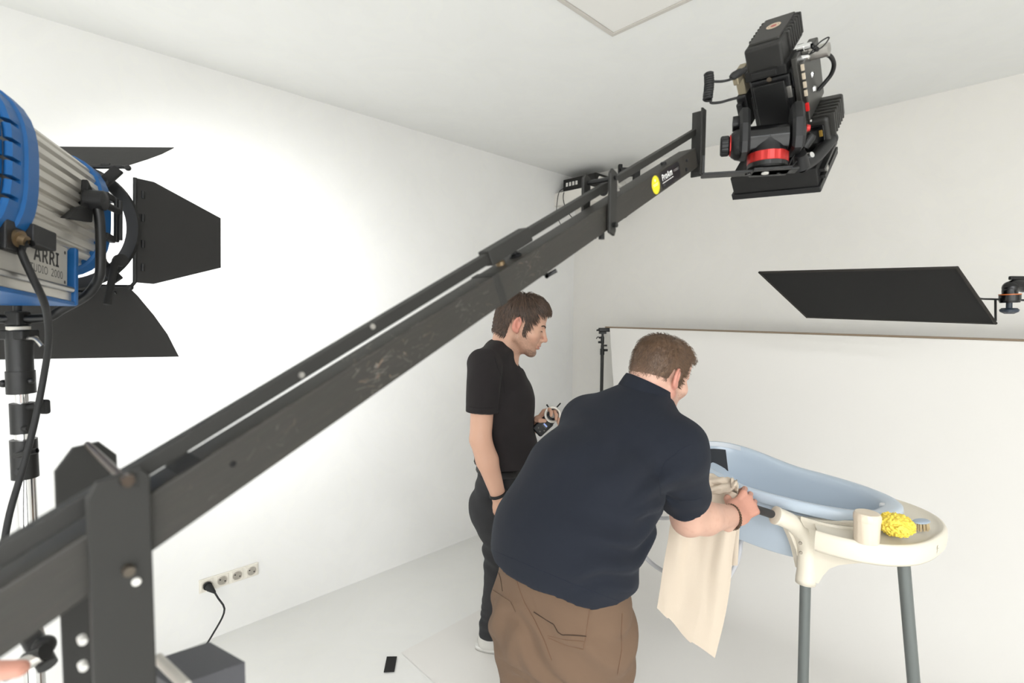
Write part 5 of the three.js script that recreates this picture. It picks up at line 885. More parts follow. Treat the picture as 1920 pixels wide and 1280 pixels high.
// follow a sight line to a field's surface (for stitching pockets and seams onto cloth)
function strike(f, u, v, d0, d1) { const a = P(u, v, d0), b = P(u, v, d1), dir = b.clone().sub(a), L = dir.length(); dir.normalize(); let t = 0; for (let i = 0; i < 160; i++) { const p = a.clone().addScaledVector(dir, t), d = f(p.x, p.y, p.z); if (d < 0.0004) return p; t += Math.max(d * 0.6, 0.0004); if (t > L) return null; } return a.clone().addScaledVector(dir, t); }
function fieldNormal(f, p) { const e = 0.002, d = f(p.x, p.y, p.z); return V(f(p.x + e, p.y, p.z) - d, f(p.x, p.y + e, p.z) - d, f(p.x, p.y, p.z + e) - d).normalize(); }
function stitched(f, quad, d0, d1, th, nu = 12, nv = 12) {
  const rows = [], low = []; for (let j = 0; j <= nv; j++) { const r = [], l = []; for (let i = 0; i <= nu; i++) { const s = i / nu, t = j / nv; const u = lerp(lerp(quad[0][0], quad[1][0], s), lerp(quad[3][0], quad[2][0], s), t), v = lerp(lerp(quad[0][1], quad[1][1], s), lerp(quad[3][1], quad[2][1], s), t); const p = strike(f, u, v, d0, d1); if (!p) return null; const n = fieldNormal(f, p); r.push(p.clone().addScaledVector(n, th)); l.push(p.clone().addScaledVector(n, -0.002)); } rows.push(r); low.push(l); }
  const edge = k => rows[k]; const rim = a => a; // closed shell: top, bottom and border
  const bord = [...rows[0], ...rows.slice(1).map(r => r[nu]), ...rows[nv].slice(0, nu).reverse(), ...rows.slice(1, nv).reverse().map(r => r[0])], bordL = [...low[0], ...low.slice(1).map(r => r[nu]), ...low[nv].slice(0, nu).reverse(), ...low.slice(1, nv).reverse().map(r => r[0])];
  return mergeAll([loft(rows, false), loft([bord, bordL], true, false, false)]);
}
function seam(f, pts, d0, d1, r, off = 0.0003) { const c = []; for (let k = 0; k < pts.length - 1; k++) for (let i = 0; i < 6; i++) { const t = i / 6; const p = strike(f, lerp(pts[k][0], pts[k + 1][0], t), lerp(pts[k][1], pts[k + 1][1], t), d0, d1); if (p) c.push(p.addScaledVector(fieldNormal(f, p), off)); } const e = pts[pts.length - 1], p = strike(f, e[0], e[1], d0, d1); if (p) c.push(p.addScaledVector(fieldNormal(f, p), off)); return c.length > 2 ? tube(c, r, c.length * 2, 5) : null; }
const skinMat = new THREE.MeshPhysicalMaterial({ vertexColors: true, roughness: 0.5, sheen: 0.15, sheenRoughness: 0.6, sheenColor: 0xffd8c8 });
const hairMat = new THREE.MeshStandardMaterial({ vertexColors: true, roughness: 0.5, side: THREE.DoubleSide });
const clothMat = (color, bump, k, o = {}) => new THREE.MeshPhysicalMaterial({ color, roughness: 0.92, sheen: o.sheen ?? 0.25, sheenRoughness: 0.6, sheenColor: o.sheenColor ?? 0x8890a0, bumpMap: rep(bump, k), bumpScale: o.bump ?? 0.0004, ...o.more });
const mix3 = (a, b, t) => [lerp(a[0], b[0], t), lerp(a[1], b[1], t), lerp(a[2], b[2], t)];
function shoe(p, dir, len = 0.285) {
  const s = V(-dir.z, 0, dir.x), at = (a, y, w) => p.clone().addScaledVector(dir, a).addScaledVector(s, w).add(V(0, y, 0));
  const f = blend([sd.flat(at(-0.06, 0.045, 0), at(0.06, 0.04, 0), 0.038, 0.04, 0.045, 0.035, s), sd.flat(at(0.05, 0.035, 0), at(len - 0.13, 0.026, 0), 0.046, 0.03, 0.04, 0.022, s), sd.cone(at(-0.045, 0.05, 0), at(-0.05, 0.1, 0), 0.042, 0.042)], 0.03);
  const g = (x, y, z) => smax(f(x, y, z), 0.022 - y, 0.004); const c = at(0.04, 0.06, 0), b = around(c, 0.22);
  const upper = nets(g, b.lo, V(b.hi.x, c.y + 0.1, b.hi.z), 0.006);
  const out = [], sole = []; for (let i = 0; i < 40; i++) { const q = i / 40 * 6.28319, ca = Math.cos(q), sa = Math.sin(q); out.push([0.035 + ca * 0.148, sa * (0.05 - 0.006 * ca * -1) * (ca > 0 ? 1.0 : 0.86)]); }
  const ring = y => out.map(([a, w]) => at(a, y, w)); return { upper, sole: loft([ring(0.0048), ring(0.022), ring(0.028)]) };
}

// ---------------------------------------------------------------- man in the black T-shirt, standing in profile
{
  const F = V(1, 0, 0.04).normalize(), S = V(-F.z, 0, F.x); // S points to his right, towards the photographer
  const HM = frameFwd(P(978, 607, 2.25), V(Math.cos(0.3), -Math.sin(0.3), 0.05));
  const head = headField(HM, 1.08);
  const neckB = P(944, 676, 2.26), hipC = P(948, 945, 2.3);
  const shR = P(909, 686, 2.09), elR = P(904, 824, 2.07), wrR = P(941, 934, 2.1);
  const shL = P(938, 688, 2.42), elL = P(958, 815, 2.44), wrL = P(1010, 795, 2.3);
  // hands
  const dR = P(955, 975, 2.12).sub(wrR).normalize(), zR = S.clone().addScaledVector(dR, -S.dot(dR)).normalize();
  const hR = handField(basis(wrR.clone().addScaledVector(dR, 0.02), V().crossVectors(dR, zR), dR, zR), [[0.35, 0.5, 0.3], [0.4, 0.55, 0.3], [0.45, 0.6, 0.35], [0.5, 0.6, 0.35]], { thumb: [[0.02, 0.02, -0.008], [0.04, 0.05, -0.022], [0.044, 0.078, -0.032], [0.042, 0.1, -0.04]] });
  const dL = P(1030, 778, 2.27).sub(wrL).normalize(), zL0 = V(-0.2, 0.35, -0.9), zL = zL0.addScaledVector(dL, -zL0.dot(dL)).normalize();
  const hL = handField(basis(wrL, V().crossVectors(dL, zL), dL, zL), [[0.5, 0.7, 0.5], [0.55, 0.75, 0.5], [0.6, 0.8, 0.5], [0.65, 0.8, 0.5]], { thumb: [[0.024, 0.02, -0.01], [0.042, 0.04, -0.026], [0.04, 0.06, -0.044], [0.03, 0.078, -0.054]] });
  const up = V(0, 1, 0), chest = P(942, 748, 2.26), belly = P(952, 845, 2.27);
  const arm = [sd.cone(shR, elR, 0.054, 0.045), sd.cone(elR, elR.clone().lerp(wrR, 0.35), 0.045, 0.047), sd.cone(elR.clone().lerp(wrR, 0.35), wrR.clone().addScaledVector(dR, 0.02), 0.046, 0.028), sd.cone(shL, elL, 0.052, 0.043), sd.cone(elL, wrL, 0.045, 0.028)];
  const core = [sd.flat(chest, neckB, 0.15, 0.1, 0.06, 0.055, S), sd.flat(chest, belly, 0.14, 0.1, 0.11, 0.09, S), sd.flat(belly, hipC, 0.11, 0.085, 0.11, 0.075, S), sd.cone(neckB, loc(HM, 0, -0.05, 0.03), 0.062, 0.056), sd.cone(neckB, shR, 0.05, 0.05), sd.cone(neckB, shL, 0.05, 0.05)];
  const legX = [[938, 2.24, 1], [952, 2.4, -1]];
  const legs = legX.map(([u, d, s]) => { const hip = P(u + 6, 965, d), foot = V(P(u - 6, 1150, d + 0.08).x, 0.09, -(d + 0.08)), knee = hip.clone().lerp(foot, 0.5).add(V(0.02, 0, 0)); return { hip, knee, foot }; });
  const core2 = legs.flatMap(l => [sd.cone(l.hip, l.knee, 0.07, 0.05), sd.cone(l.knee, l.foot, 0.05, 0.035)]);
  const coreF = blend([...core, ...core2], 0.03), armF = blend(arm, 0.012);
  const skinF = (x, y, z) => smin(smin(smin(coreF(x, y, z), armF(x, y, z), 0.02), head.f(x, y, z), 0.025), Math.min(hR.f(x, y, z), hL.f(x, y, z)), 0.008);
  const t = thing('person', 'man in black T-shirt and dark jeans standing in profile beside the wall', 'person', V(hipC.x, 0, hipC.z));
  const fine = [{ ...around(head.centre.clone().add(V(0, -0.02, 0)), 0.165), cell: 0.0032 }, { ...around(hR.centre, 0.1), cell: 0.004 }, { ...around(hL.centre, 0.11), cell: 0.004 }];
  const g = skinMesh(skinF, { lo: V(-0.42, 0.02, -2.72), hi: V(0.36, 1.78, -1.92) }, fine);
  const base = [0.64, 0.38, 0.27], ruddy = [0.58, 0.2, 0.15], lipC = [0.42, 0.15, 0.125], stub = [0.13, 0.075, 0.05];
  paint(g, (x, y, z) => {
    let c = mix3(base, [0.6, 0.345, 0.24], 0.5 + 0.5 * fbm(x * 14, y * 14, z * 14, 3)); const [lx, ly, lz] = head.toLocal(x, y, z);
    if (Math.hypot(lx, ly, lz) < 0.16) {
      const ear = sstep(0.072, 0.082, Math.abs(lx)) * sstep(-0.05, -0.03, lz) * sstep(-0.05, -0.03, ly); c = mix3(c, ruddy, 0.75 * ear);
      c = mix3(c, ruddy, 0.4 * sstep(0.035, 0.0, Math.hypot(Math.abs(lx) - 0.045, ly + 0.035, lz - 0.06)));
      c = mix3(c, ruddy, 0.35 * sstep(0.022, 0.006, Math.hypot(lx, ly + 0.034, lz - 0.108)));
      const beard = Math.max(sstep(-0.045, -0.075, ly + 0.35 * (lz - 0.07)) * sstep(-0.02, 0.0, lz) * sstep(-0.135, -0.115, ly), sstep(0.016, 0.006, Math.abs(ly + 0.054)) * sstep(0.03, 0.02, Math.abs(lx)) * sstep(0.085, 0.092, lz));
      const side = sstep(0.035, 0.055, Math.abs(lx)) * sstep(-0.03, -0.05, ly) * sstep(-0.03, -0.005, lz) * sstep(0.07, 0.04, lz);
      const chinB = sstep(-0.082, -0.096, ly) * sstep(0.035, 0.06, lz);
      const speckle = 0.65 + 0.55 * nz(x * 900, y * 900, z * 900); c = mix3(c, stub, clamp((0.45 * Math.max(beard, side) + 0.75 * chinB) * speckle, 0, 0.9));
      const lip = sstep(0.011, 0.006, Math.abs(ly + 0.069)) * sstep(0.022, 0.016, Math.abs(lx)) * sstep(0.088, 0.093, lz); c = mix3(c, lipC, 0.75 * lip);
    }
    return c;
  });
  const body = part(t, 'body', g, skinMat, 'skin of face, neck, arms and hands');
  // face details
  const eye = []; for (const s of [1, -1]) { const c = head.toWorld(s * 0.031, -0.0035, 0.0755); eye.push(ball(c, 0.0102)); }
  eye.forEach(e => part(t, 'eye', e, M_(0xd9d2c8, 0.25)));
  for (const s of [1, -1]) { const w = (x, y, z) => head.toWorld(s * x, y, z); part(t, 'eyelashes', tube([w(0.021, -0.003, 0.0858), w(0.026, -0.0042, 0.0888), w(0.031, -0.0048, 0.0894), w(0.037, -0.0045, 0.0878), w(0.0425, -0.003, 0.0842)], 0.0014, 20, 5), M_(0x1a120c, 0.6)); part(t, 'eyebrow', [tube([w(0.012, 0.0135, 0.096), w(0.022, 0.0175, 0.0955), w(0.034, 0.0205, 0.089), w(0.047, 0.0165, 0.077)], 0.0024, 24, 6)], M_(0x1d130c, 0.8)); }
  // hair
  const dk = [0.034, 0.02, 0.0135], md = [0.13, 0.078, 0.05];
  const mask = ([x, y, z]) => { const ax = Math.abs(x); if (y < -0.065) return false; if (z > -0.045 && y < -0.028 && !(ax > 0.06 && z > 0.008 && z < 0.026 && y > -0.036)) return false; if (ax > 0.055 && y < 0.03 && z > -0.045 && z < 0.012) return false; const line = z > 0.012 ? 0.085 - 0.04 * sstep(0.02, 0.06, ax) - 0.6 * Math.max(0, ax - 0.05) : -1; if (z > 0.045 && y < 0.075 - 0.35 * Math.max(0, ax - 0.03)) return false; if (z > 0.012 && z <= 0.045 && y < 0.03 - 1.0 * (0.03 - Math.max(0, z - 0.015)) ) return ax > 0.06 && z < 0.026 && y > -0.035; if (z > 0.012 && y < line - 0.07) return false; return true; };
  const flow = ([x, y, z]) => { const cx = x, cy = y - 0.115, cz = z + 0.03; const r = Math.hypot(cx, cz) + 1e-4; const side = sstep(0.04, 0.07, Math.abs(x)), front = sstep(0.02, 0.06, z); return [cx / r * 0.5, -0.55 - 0.5 * side + 0.25 * front, cz / r * 0.8 + 0.35 * front + 0.25 * side]; };
  const cap = nets((x, y, z) => { const l = head.toLocal(x, y, z), d = head.cranium(x, y, z); const m = mask(l) ? 0 : 1; return d - (m ? -0.012 : 0.0075 + 0.0025 * nz(x * 70, y * 40, z * 70)); }, around(head.centre, 0.17).lo, around(head.centre, 0.17).hi, 0.004);
  paint(cap, (x, y, z) => mix3(dk, md, 0.3 + 0.4 * nz(x * 120, y * 60, z * 120)));
  const tf = hairTufts(head, 4200, mask, flow, { len: ([x, y, z]) => z > 0.04 ? 0.042 : y < 0.0 ? 0.02 : 0.036, segs: 6, lift: ([x, y, z]) => 0.009 + 0.006 * sstep(0.03, 0.1, y), mess: 0.08, width: 0.002, tone: (l, r) => mix3(dk, md, r * 0.8) });
  part(t, 'hair', [cap, tf], hairMat, 'short dark brown hair');
  const brd = hairTufts(head, 700, ([x, y, z]) => y < -0.083 && z > 0.035 && y > -0.13, () => [0, -0.8, 0.5], { len: () => 0.009, segs: 2, lift: () => 0.006, mess: 0.5, width: 0.0006, tone: (l, r) => mix3([0.02, 0.012, 0.008], [0.06, 0.035, 0.02], r) });
  if (brd.attributes.position.count) part(t, 'beard', brd, hairMat, 'short dark chin beard');
  // T-shirt
  const slE = shR.clone().lerp(elR, 0.64), slL = shL.clone().lerp(elL, 0.64);
  const sh = [sd.flat(chest.clone().add(V(0.006, 0, 0)), P(938, 672, 2.26), 0.172, 0.132, 0.12, 0.08, S), sd.flat(chest.clone().add(V(0.006, 0, 0)), P(951, 842, 2.27), 0.176, 0.138, 0.158, 0.134, S), sd.flat(P(951, 842, 2.27), P(943, 905, 2.29), 0.158, 0.135, 0.162, 0.128, S), sd.cone(P(936, 660, 2.25), shR, 0.056, 0.07), sd.cone(P(938, 660, 2.27), shL, 0.056, 0.07)];
  const shF0 = blend(sh, 0.04), slR = sd.cone(shR.clone().add(V(0.0, 0.0, 0.0)), slE.clone().lerp(elR, 0.3), 0.073, 0.0665), slLf = sd.cone(shL, slL.clone().lerp(elL, 0.3), 0.07, 0.062);
  const aR = elR.clone().sub(shR).normalize(), aL = elL.clone().sub(shL).normalize();
  const cutR = (x, y, z) => (x - slE.x) * aR.x + (y - slE.y) * aR.y + (z - slE.z) * aR.z, cutL = (x, y, z) => (x - slL.x) * aL.x + (y - slL.y) * aL.y + (z - slL.z) * aL.z;
  const inR = sd.cone(shR.clone().lerp(elR, 0.6), elR, 0.053, 0.05);
  const neckO = sd.flat(P(953, 628, 2.26), P(967, 672, 2.26), 0.07, 0.066, 0.06, 0.05, S);
  const hem = (x, y) => 0.925 + 0.02 * (x + 0.03) - y;
  const fold = (x, y, z) => { const q = (y - 0.98) / 0.1; return 0.0036 * Math.sin(y * 62 + 5 * nz(x * 5, y * 5, z * 5)) * Math.exp(-q * q * 2.2) + 0.0042 * Math.sin((y * 0.8 + x * 1.3) * 52 + 4 * nz(x * 7, y * 5, z * 5)) * sstep(1.18, 1.05, y) * 0.5 + 0.003 * Math.sin((x * 1.4 - y) * 46 + 3 * nz(x * 8, y * 8, z * 8)) * sstep(1.2, 1.38, y) + 0.004 * fbm(x * 9, y * 9, z * 9, 3); };
  const shirtF = (x, y, z) => { const fo = 0.9 * fold(x, y, z); let d = shF0(x, y, z) + fo; d = smax(d, hem(x, y), 0.006); const r = smax(smax(slR(x, y, z) + 0.6 * fo, cutR(x, y, z), 0.004), -inR(x, y, z), 0.003), l = smax(slLf(x, y, z), cutL(x, y, z), 0.004); d = smin(smin(d, r, 0.006), l, 0.02); d = smax(d, -neckO(x, y, z), 0.008); return d; };
  const tee = clothMat(0x1a1516, weave, 26, { sheen: 0.06, sheenColor: 0x6a5a60 });
  const sg = nets(shirtF, V(-0.36, 0.86, -2.62), V(0.26, 1.56, -1.94), 0.0062);
  const shirt = part(t, 't_shirt', boxUV(sg), tee, 'black short-sleeved T-shirt');
  const sm = M_(0x141112, 0.95);
  const s1 = seam(shirtF, [[928, 671], [934, 690], [944, 712], [949, 740]], 1.8, 2.6, 0.0009); if (s1) part(shirt, 'shoulder_seam', s1, sm);
  const s2 = seam(shirtF, [[882, 764], [900, 766], [922, 766], [932, 765]], 1.8, 2.6, 0.0008); if (s2) part(shirt, 'sleeve_hem', s2, sm);
  // jeans
  const pel = sd.flat(P(946, 892, 2.3), P(946, 968, 2.3), 0.155, 0.118, 0.165, 0.12, S), seat = sd.ell(P(925, 950, 2.28), 0.1, 0.1, 0.14);
  const jl = legs.map(l => blend([sd.cone(l.hip.clone().add(V(0, 0.03, 0)), l.knee, 0.096, 0.073), sd.cone(l.knee, V(l.foot.x, 0.1, l.foot.z), 0.073, 0.064)], 0.02));
  const jeansF = (x, y, z) => { let d = smin(smin(pel(x, y, z), seat(x, y, z), 0.04), smin(jl[0](x, y, z), jl[1](x, y, z), 0.012), 0.03); d = smax(smax(d, y - 0.96, 0.005), 0.075 - y, 0.005); const low = sstep(0.34, 0.14, y), kn = Math.exp(-Math.pow((y - 0.5) / 0.09, 2)), hp = sstep(0.68, 0.85, y); return d + 0.009 * low * Math.sin(y * 130 + 5 * nz(x * 9, y * 7, z * 9)) * (0.4 + 0.6 * nz(x * 12, 1, z * 12)) + 0.005 * kn * Math.sin(y * 80 + x * 40) + 0.004 * hp * Math.sin((y + x * 0.7) * 70 + 3 * nz(x * 10, y * 10, z * 10)) + 0.006 * fbm(x * 8, y * 8, z * 8, 3); };
  const jm = clothMat(0x29292b, twill, 20, { sheen: 0.06 });
  const jg = nets(jeansF, V(-0.34, 0.06, -2.62), V(0.22, 0.98, -2.02), 0.0075);
  const jeans = part(t, 'jeans', boxUV(jg), jm, 'dark grey jeans');
  const pk = stitched(jeansF, [[902, 938], [931, 943], [932, 992], [908, 1000]], 1.8, 2.7, 0.007, 10, 10); if (pk) part(jeans, 'back_pocket', boxUV(pk), jm, 'bulging back pocket');
  const belt = nets((x, y, z) => smax(Math.abs(pel(x, y, z) - 0.006) - 0.004, Math.abs(y - 0.9) - 0.018, 0.002), V(-0.34, 0.86, -2.62), V(0.22, 0.94, -2.02), 0.006);
  part(t, 'belt', belt, M_(0x191716, 0.5), 'black belt');
  for (const l of legs) { const s = shoe(V(l.foot.x + 0.03, 0, l.foot.z), F); const sh_ = part(t, 'shoe', s.upper, M_(0xcfccc6, 0.7), 'pale grey sneaker'); part(sh_, 'sole', s.sole, M_(0xe9e7e2, 0.6)); }
  const wc = elR.clone().lerp(wrR, 0.93), wd = wrR.clone().sub(elR).normalize(); const wb = new THREE.TorusGeometry(0.034, 0.0055, 10, 36); wb.scale(1, 1, 1.2); wb.applyQuaternion(new THREE.Quaternion().setFromUnitVectors(V(0, 0, 1), wd)); wb.translate(wc.x, wc.y, wc.z); part(t, 'wristband', wb, mat.rubber, 'black wristband');
  // remote focus unit in his left hand
  const rc = P(1024, 794, 2.235), rx = P(1046, 769, 2.235).sub(P(1014, 800, 2.235)).normalize(), rz = V(0.05, 0.25, 1).normalize(), RY = V().crossVectors(rz, rx).normalize(), RM = basis(rc, rx, RY, V().crossVectors(rx, RY));
  const r = thing('focus_remote', 'black hand controller with a silver ring dial held by the standing man', 'remote control', rc);
  part(r, 'handle', [bx(0.085, 0.058, 0.03, -0.012, 0, 0, RM, 0.01), bx(0.05, 0.05, 0.036, 0.022, 0.0, 0, RM, 0.01)], mat.plastic);
  const wz = loc(RM, 0, 0, 1).sub(loc(RM, 0, 0, 0)), wcn = loc(RM, 0.056, 0.008, 0.008);
  part(r, 'dial_ring', lathe(wcn, wz, [[0.026, -0.012], [0.036, -0.012], [0.0375, 0], [0.036, 0.012], [0.03, 0.014], [0.026, 0.01]], 40), M_(0xdcd8d0, 0.3, 0.4), 'silver dial ring');
  part(r, 'dial', lathe(wcn, wz, [[0.0001, 0.006], [0.016, 0.006], [0.018, 0.002], [0.027, 0.002], [0.027, -0.012], [0.0001, -0.012]], 32), mat.plastic);
  part(r, 'dial_cap', lathe(wcn.clone().addScaledVector(wz, 0.006), wz, [[0.0001, 0.006], [0.013, 0.006], [0.015, 0.003], [0.015, 0]], 28), M_(0x9a948c, 0.4, 0.3), 'grey dial cap');
  part(r, 'screen', [bx(0.02, 0.026, 0.002, 0.0, -0.004, 0.0155, RM, 0.001)], M_(0x4a4a4a, 0.3));
  part(r, 'display', [bx(0.008, 0.02, 0.001, 0.001, -0.004, 0.0168, RM, 0.0004)], new THREE.MeshStandardMaterial({ color: 0x8898c8, emissive: 0x9fb0e0, emissiveIntensity: 0.5 }), 'small lit display');
  part(r, 'button', [[-0.03, 0.008], [-0.036, -0.008], [-0.02, -0.018]].map(([x, y]) => lathe(loc(RM, x, y, 0.015), wz, [[0.0001, 0.002], [0.0025, 0.002], [0.003, 0]], 10)), M_(0x77756f, 0.4), null, 'stuff');
  part(r, 'antenna', lcyl(RM, [0.088, 0.018, 0.0], [0.116, 0.02, 0.0], 0.0032, 0.003, 10), mat.rubber);
  part(r, 'lever', lcyl(RM, [0.064, 0.042, 0.0], [0.066, 0.058, 0.0], 0.003, 0.004, 10), mat.rubber);
}

// ---------------------------------------------------------------- man in the navy polo, bending over the bath
{
  const F = V(0.68, 0, -0.733).normalize(), R = V(0.733, 0, 0.68).normalize();
  const HF = V(0.8, -0.36, -0.48).normalize();
  const HM = frameFwd(P(1240, 697, 1.575), HF, V(0.05, 1, 0.0));
  const head = headField(HM, 0.95);
  const pel = P(1058, 1128, 1.37), waist = P(1078, 1010, 1.385), mid = P(1117, 900, 1.43), upb = P(1170, 815, 1.5), neck = P(1212, 752, 1.555);
  const shR = P(1268, 836, 1.415), elR = P(1296, 966, 1.53), wrR = P(1379, 962, 1.66);
  const shL = P(1108, 790, 1.63), elL = V(0.31, 1.02, -1.78), wrL = V(0.36, 0.88, -1.72);
  const dR = P(1420, 926, 1.705).sub(wrR).normalize(), z0 = V(0.1, 0.5, 0.85), zR = z0.addScaledVector(dR, -z0.dot(dR)).normalize(), xR = V().crossVectors(dR, zR);
  // right hand seen from its back: thumb lies to the left of the fingers
  const hR = handField(basis(wrR.clone().addScaledVector(dR, 0.006), xR.clone().negate(), dR, zR), [[0.75, 0.95, 0.5], [0.78, 1.0, 0.5], [0.8, 1.0, 0.5], [0.85, 0.95, 0.5]], { s: 1.06, spread: [0.07, 0.02, -0.04, -0.1], thumb: [[0.024, 0.02, -0.012], [0.044, 0.04, -0.03], [0.046, 0.06, -0.05], [0.04, 0.078, -0.066]] });
  const dL = V(0.1, -0.9, 0.0).normalize(), zL = V(0.1, 0.2, -0.9).addScaledVector(dL, -V(0.1, 0.2, -0.9).dot(dL)).normalize();
  const hL = handField(basis(wrL, V().crossVectors(dL, zL), dL, zL), [[0.5, 0.8, 0.4], [0.5, 0.8, 0.4], [0.5, 0.8, 0.4], [0.5, 0.8, 0.4]]);
  const arm = [sd.cone(shR, elR, 0.066, 0.052), sd.cone(elR, elR.clone().lerp(wrR, 0.35), 0.053, 0.053), sd.cone(elR.clone().lerp(wrR, 0.35), wrR.clone().addScaledVector(dR, 0.01), 0.052, 0.031), sd.cone(shL, elL, 0.062, 0.05), sd.cone(elL, wrL, 0.05, 0.03)];
  const core = [sd.flat(pel, waist, 0.17, 0.12, 0.17, 0.13, R), sd.flat(waist, mid, 0.17, 0.13, 0.16, 0.12, R), sd.flat(mid, upb, 0.16, 0.12, 0.15, 0.1, R), sd.cone(upb, neck, 0.09, 0.066), sd.cone(neck, loc(HM, 0, -0.055, 0.03), 0.066, 0.064), sd.cone(neck, shR, 0.05, 0.055), sd.cone(neck, shL, 0.05, 0.055)];
  const lg = [[P(992, 1185, 1.46), P(990, 1290, 1.46)], [P(1122, 1205, 1.3), P(1116, 1300, 1.31)]].map(([hip, k]) => { const foot = V(k.x + 0.01, 0.09, k.z - 0.02), knee = V(lerp(hip.x, foot.x, 0.5) + F.x * 0.03, 0.46, lerp(hip.z, foot.z, 0.5) + F.z * 0.03); return { hip, knee, foot }; });
  const coreF = blend([...core, ...lg.flatMap(l => [sd.cone(l.hip, l.knee, 0.08, 0.055), sd.cone(l.knee, l.foot, 0.055, 0.038)])], 0.03), armF = blend(arm, 0.014);
  const skinF = (x, y, z) => smin(smin(smin(coreF(x, y, z), armF(x, y, z), 0.02), head.f(x, y, z), 0.03), Math.min(hR.f(x, y, z), hL.f(x, y, z)), 0.01);
  const t = thing('person', 'man in navy polo shirt and tan trousers bending over the bathtub', 'person', V(pel.x, 0, pel.z));
  const fine = [{ ...around(head.centre.clone().add(V(0, -0.02, 0)), 0.165), cell: 0.0034 }, { ...around(hR.centre, 0.1), cell: 0.0032 }, { ...around(hL.centre, 0.11), cell: 0.005 }];
  const g = skinMesh(skinF, { lo: V(-0.1, 0.02, -2.15), hi: V(0.86, 1.62, -1.12) }, fine);
  const base = [0.62, 0.37, 0.28], ruddy = [0.56, 0.2, 0.15], stub = [0.17, 0.09, 0.055];
  paint(g, (x, y, z) => {
    let c = mix3(base, [0.66, 0.41, 0.31], 0.5 + 0.5 * fbm(x * 14, y * 14, z * 14, 3)); const [lx, ly, lz] = head.toLocal(x, y, z);
    const hd = Math.hypot(x - hR.centre.x, y - hR.centre.y, z - hR.centre.z); c = mix3(c, [0.55, 0.21, 0.15], 0.55 * sstep(0.11, 0.05, hd));
    if (Math.hypot(lx, ly, lz) < 0.17) {
      const ear = sstep(0.072, 0.082, Math.abs(lx)) * sstep(-0.06, -0.035, lz); c = mix3(c, ruddy, 0.7 * ear);
      const beard = Math.max(sstep(-0.04, -0.06, ly) * sstep(0.0, 0.02, lz), sstep(-0.03, -0.045, ly) * sstep(-0.015, 0.0, lz) * sstep(0.045, 0.055, Math.abs(lx)));
      const sp = 0.5 + 0.8 * nz(x * 800, y * 800, z * 800); c = mix3(c, stub, clamp(0.42 * beard * sp, 0, 0.8));
      c = mix3(c, ruddy, 0.3 * sstep(-0.03, -0.07, lz) * sstep(-0.03, -0.06, ly));
    } else c = mix3(c, [0.5, 0.24, 0.16], 0.25 * sstep(0.2, 0.5, nz(x * 300, y * 300, z * 300)));
    return c;
  });
  part(t, 'body', g, skinMat, 'skin of head, neck, arms and hands');
  for (const n of hR.nails) { const q = new THREE.SphereGeometry(1, 12, 8); q.scale(n.r * 0.62, n.r * 0.9, n.r * 0.25); q.applyMatrix4(basis(n.p.clone().addScaledVector(n.up, n.r * 0.72), n.side, n.dir, n.up)); part(t, 'fingernail', q, M_(0xd99a86, 0.35)); }
  for (const s of [1, -1]) { part(t, 'eye', ball(head.toWorld(s * 0.031, -0.0035, 0.0755), 0.0123), M_(0xd9d2c8, 0.25)); part(t, 'iris', ball(head.toWorld(s * 0.0315, -0.008, 0.0832), 0.0052), M_(0x3a2c1c, 0.2)); const w = (x, y, z) => head.toWorld(s * x, y, z); part(t, 'eyebrow', tube([w(0.012, 0.0135, 0.096), w(0.022, 0.0175, 0.0955), w(0.034, 0.0205, 0.089), w(0.047, 0.0165, 0.077)], 0.0026, 20, 6), M_(0x5a3d26, 0.8)); }
  // short cropped hair
  const dk = [0.055, 0.03, 0.016], md = [0.16, 0.09, 0.048], fade = [0.3, 0.17, 0.11];
  const mask = ([x, y, z]) => { const ax = Math.abs(x); if (y < -0.078) return false; if (z > -0.04 && y < -0.035) return false; if (ax > 0.06 && y < 0.02 && z > -0.034 && z < 0.002) return false; if (z > 0.035 && y < 0.072 - 0.3 * Math.max(0, ax - 0.03)) return false; if (z > 0.0 && z <= 0.035 && y < 0.01) return ax > 0.055 && z < 0.024 && y > -0.03; return true; };
  const fadeOf = (y, z) => sstep(-0.005, -0.055, y + 0.25 * (z + 0.05));
  const flow = ([x, y, z]) => { const cz = z + 0.03; return [x * 4, -0.35 - (z < 0 ? 0.5 : 0), cz > 0 ? 0.8 : -0.3]; };
  const cap = nets((x, y, z) => { const l = head.toLocal(x, y, z), d = head.cranium(x, y, z); if (!mask(l)) return d + 0.012; const f = fadeOf(l[1], l[2]), top = sstep(0.05, 0.1, l[1]); return d - (lerp(0.0065, 0.0012, f) + 0.005 * top + 0.0012 * nz(x * 140, y * 140, z * 140)); }, around(head.centre, 0.17).lo, around(head.centre, 0.17).hi, 0.0038);
  paint(cap, (x, y, z) => { const l = head.toLocal(x, y, z); return mix3(mix3(dk, md, 0.45 + 0.55 * fbm(x * 60, y * 60, z * 60, 3)), fade, 0.75 * fadeOf(l[1], l[2])); });
  const tf = hairTufts(head, 6500, mask, flow, { len: ([x, y, z]) => y > 0.075 ? 0.017 : lerp(0.011, 0.006, fadeOf(y, z)), segs: 3, lift: ([x, y, z]) => y > 0.075 ? 0.013 : lerp(0.0095, 0.003, fadeOf(y, z)), mess: 0.5, width: 0.00065, tone: ([x, y, z], r) => mix3(mix3(dk, md, r), fade, 0.55 * fadeOf(y, z)) });
  part(t, 'hair', [cap, tf], hairMat, 'short cropped brown hair');
  // polo shirt
  const up = V(0, 1, 0), armD = elR.clone().sub(shR).normalize(), slE = shR.clone().lerp(elR, 0.74), slEL = shL.clone().lerp(elL, 0.7);
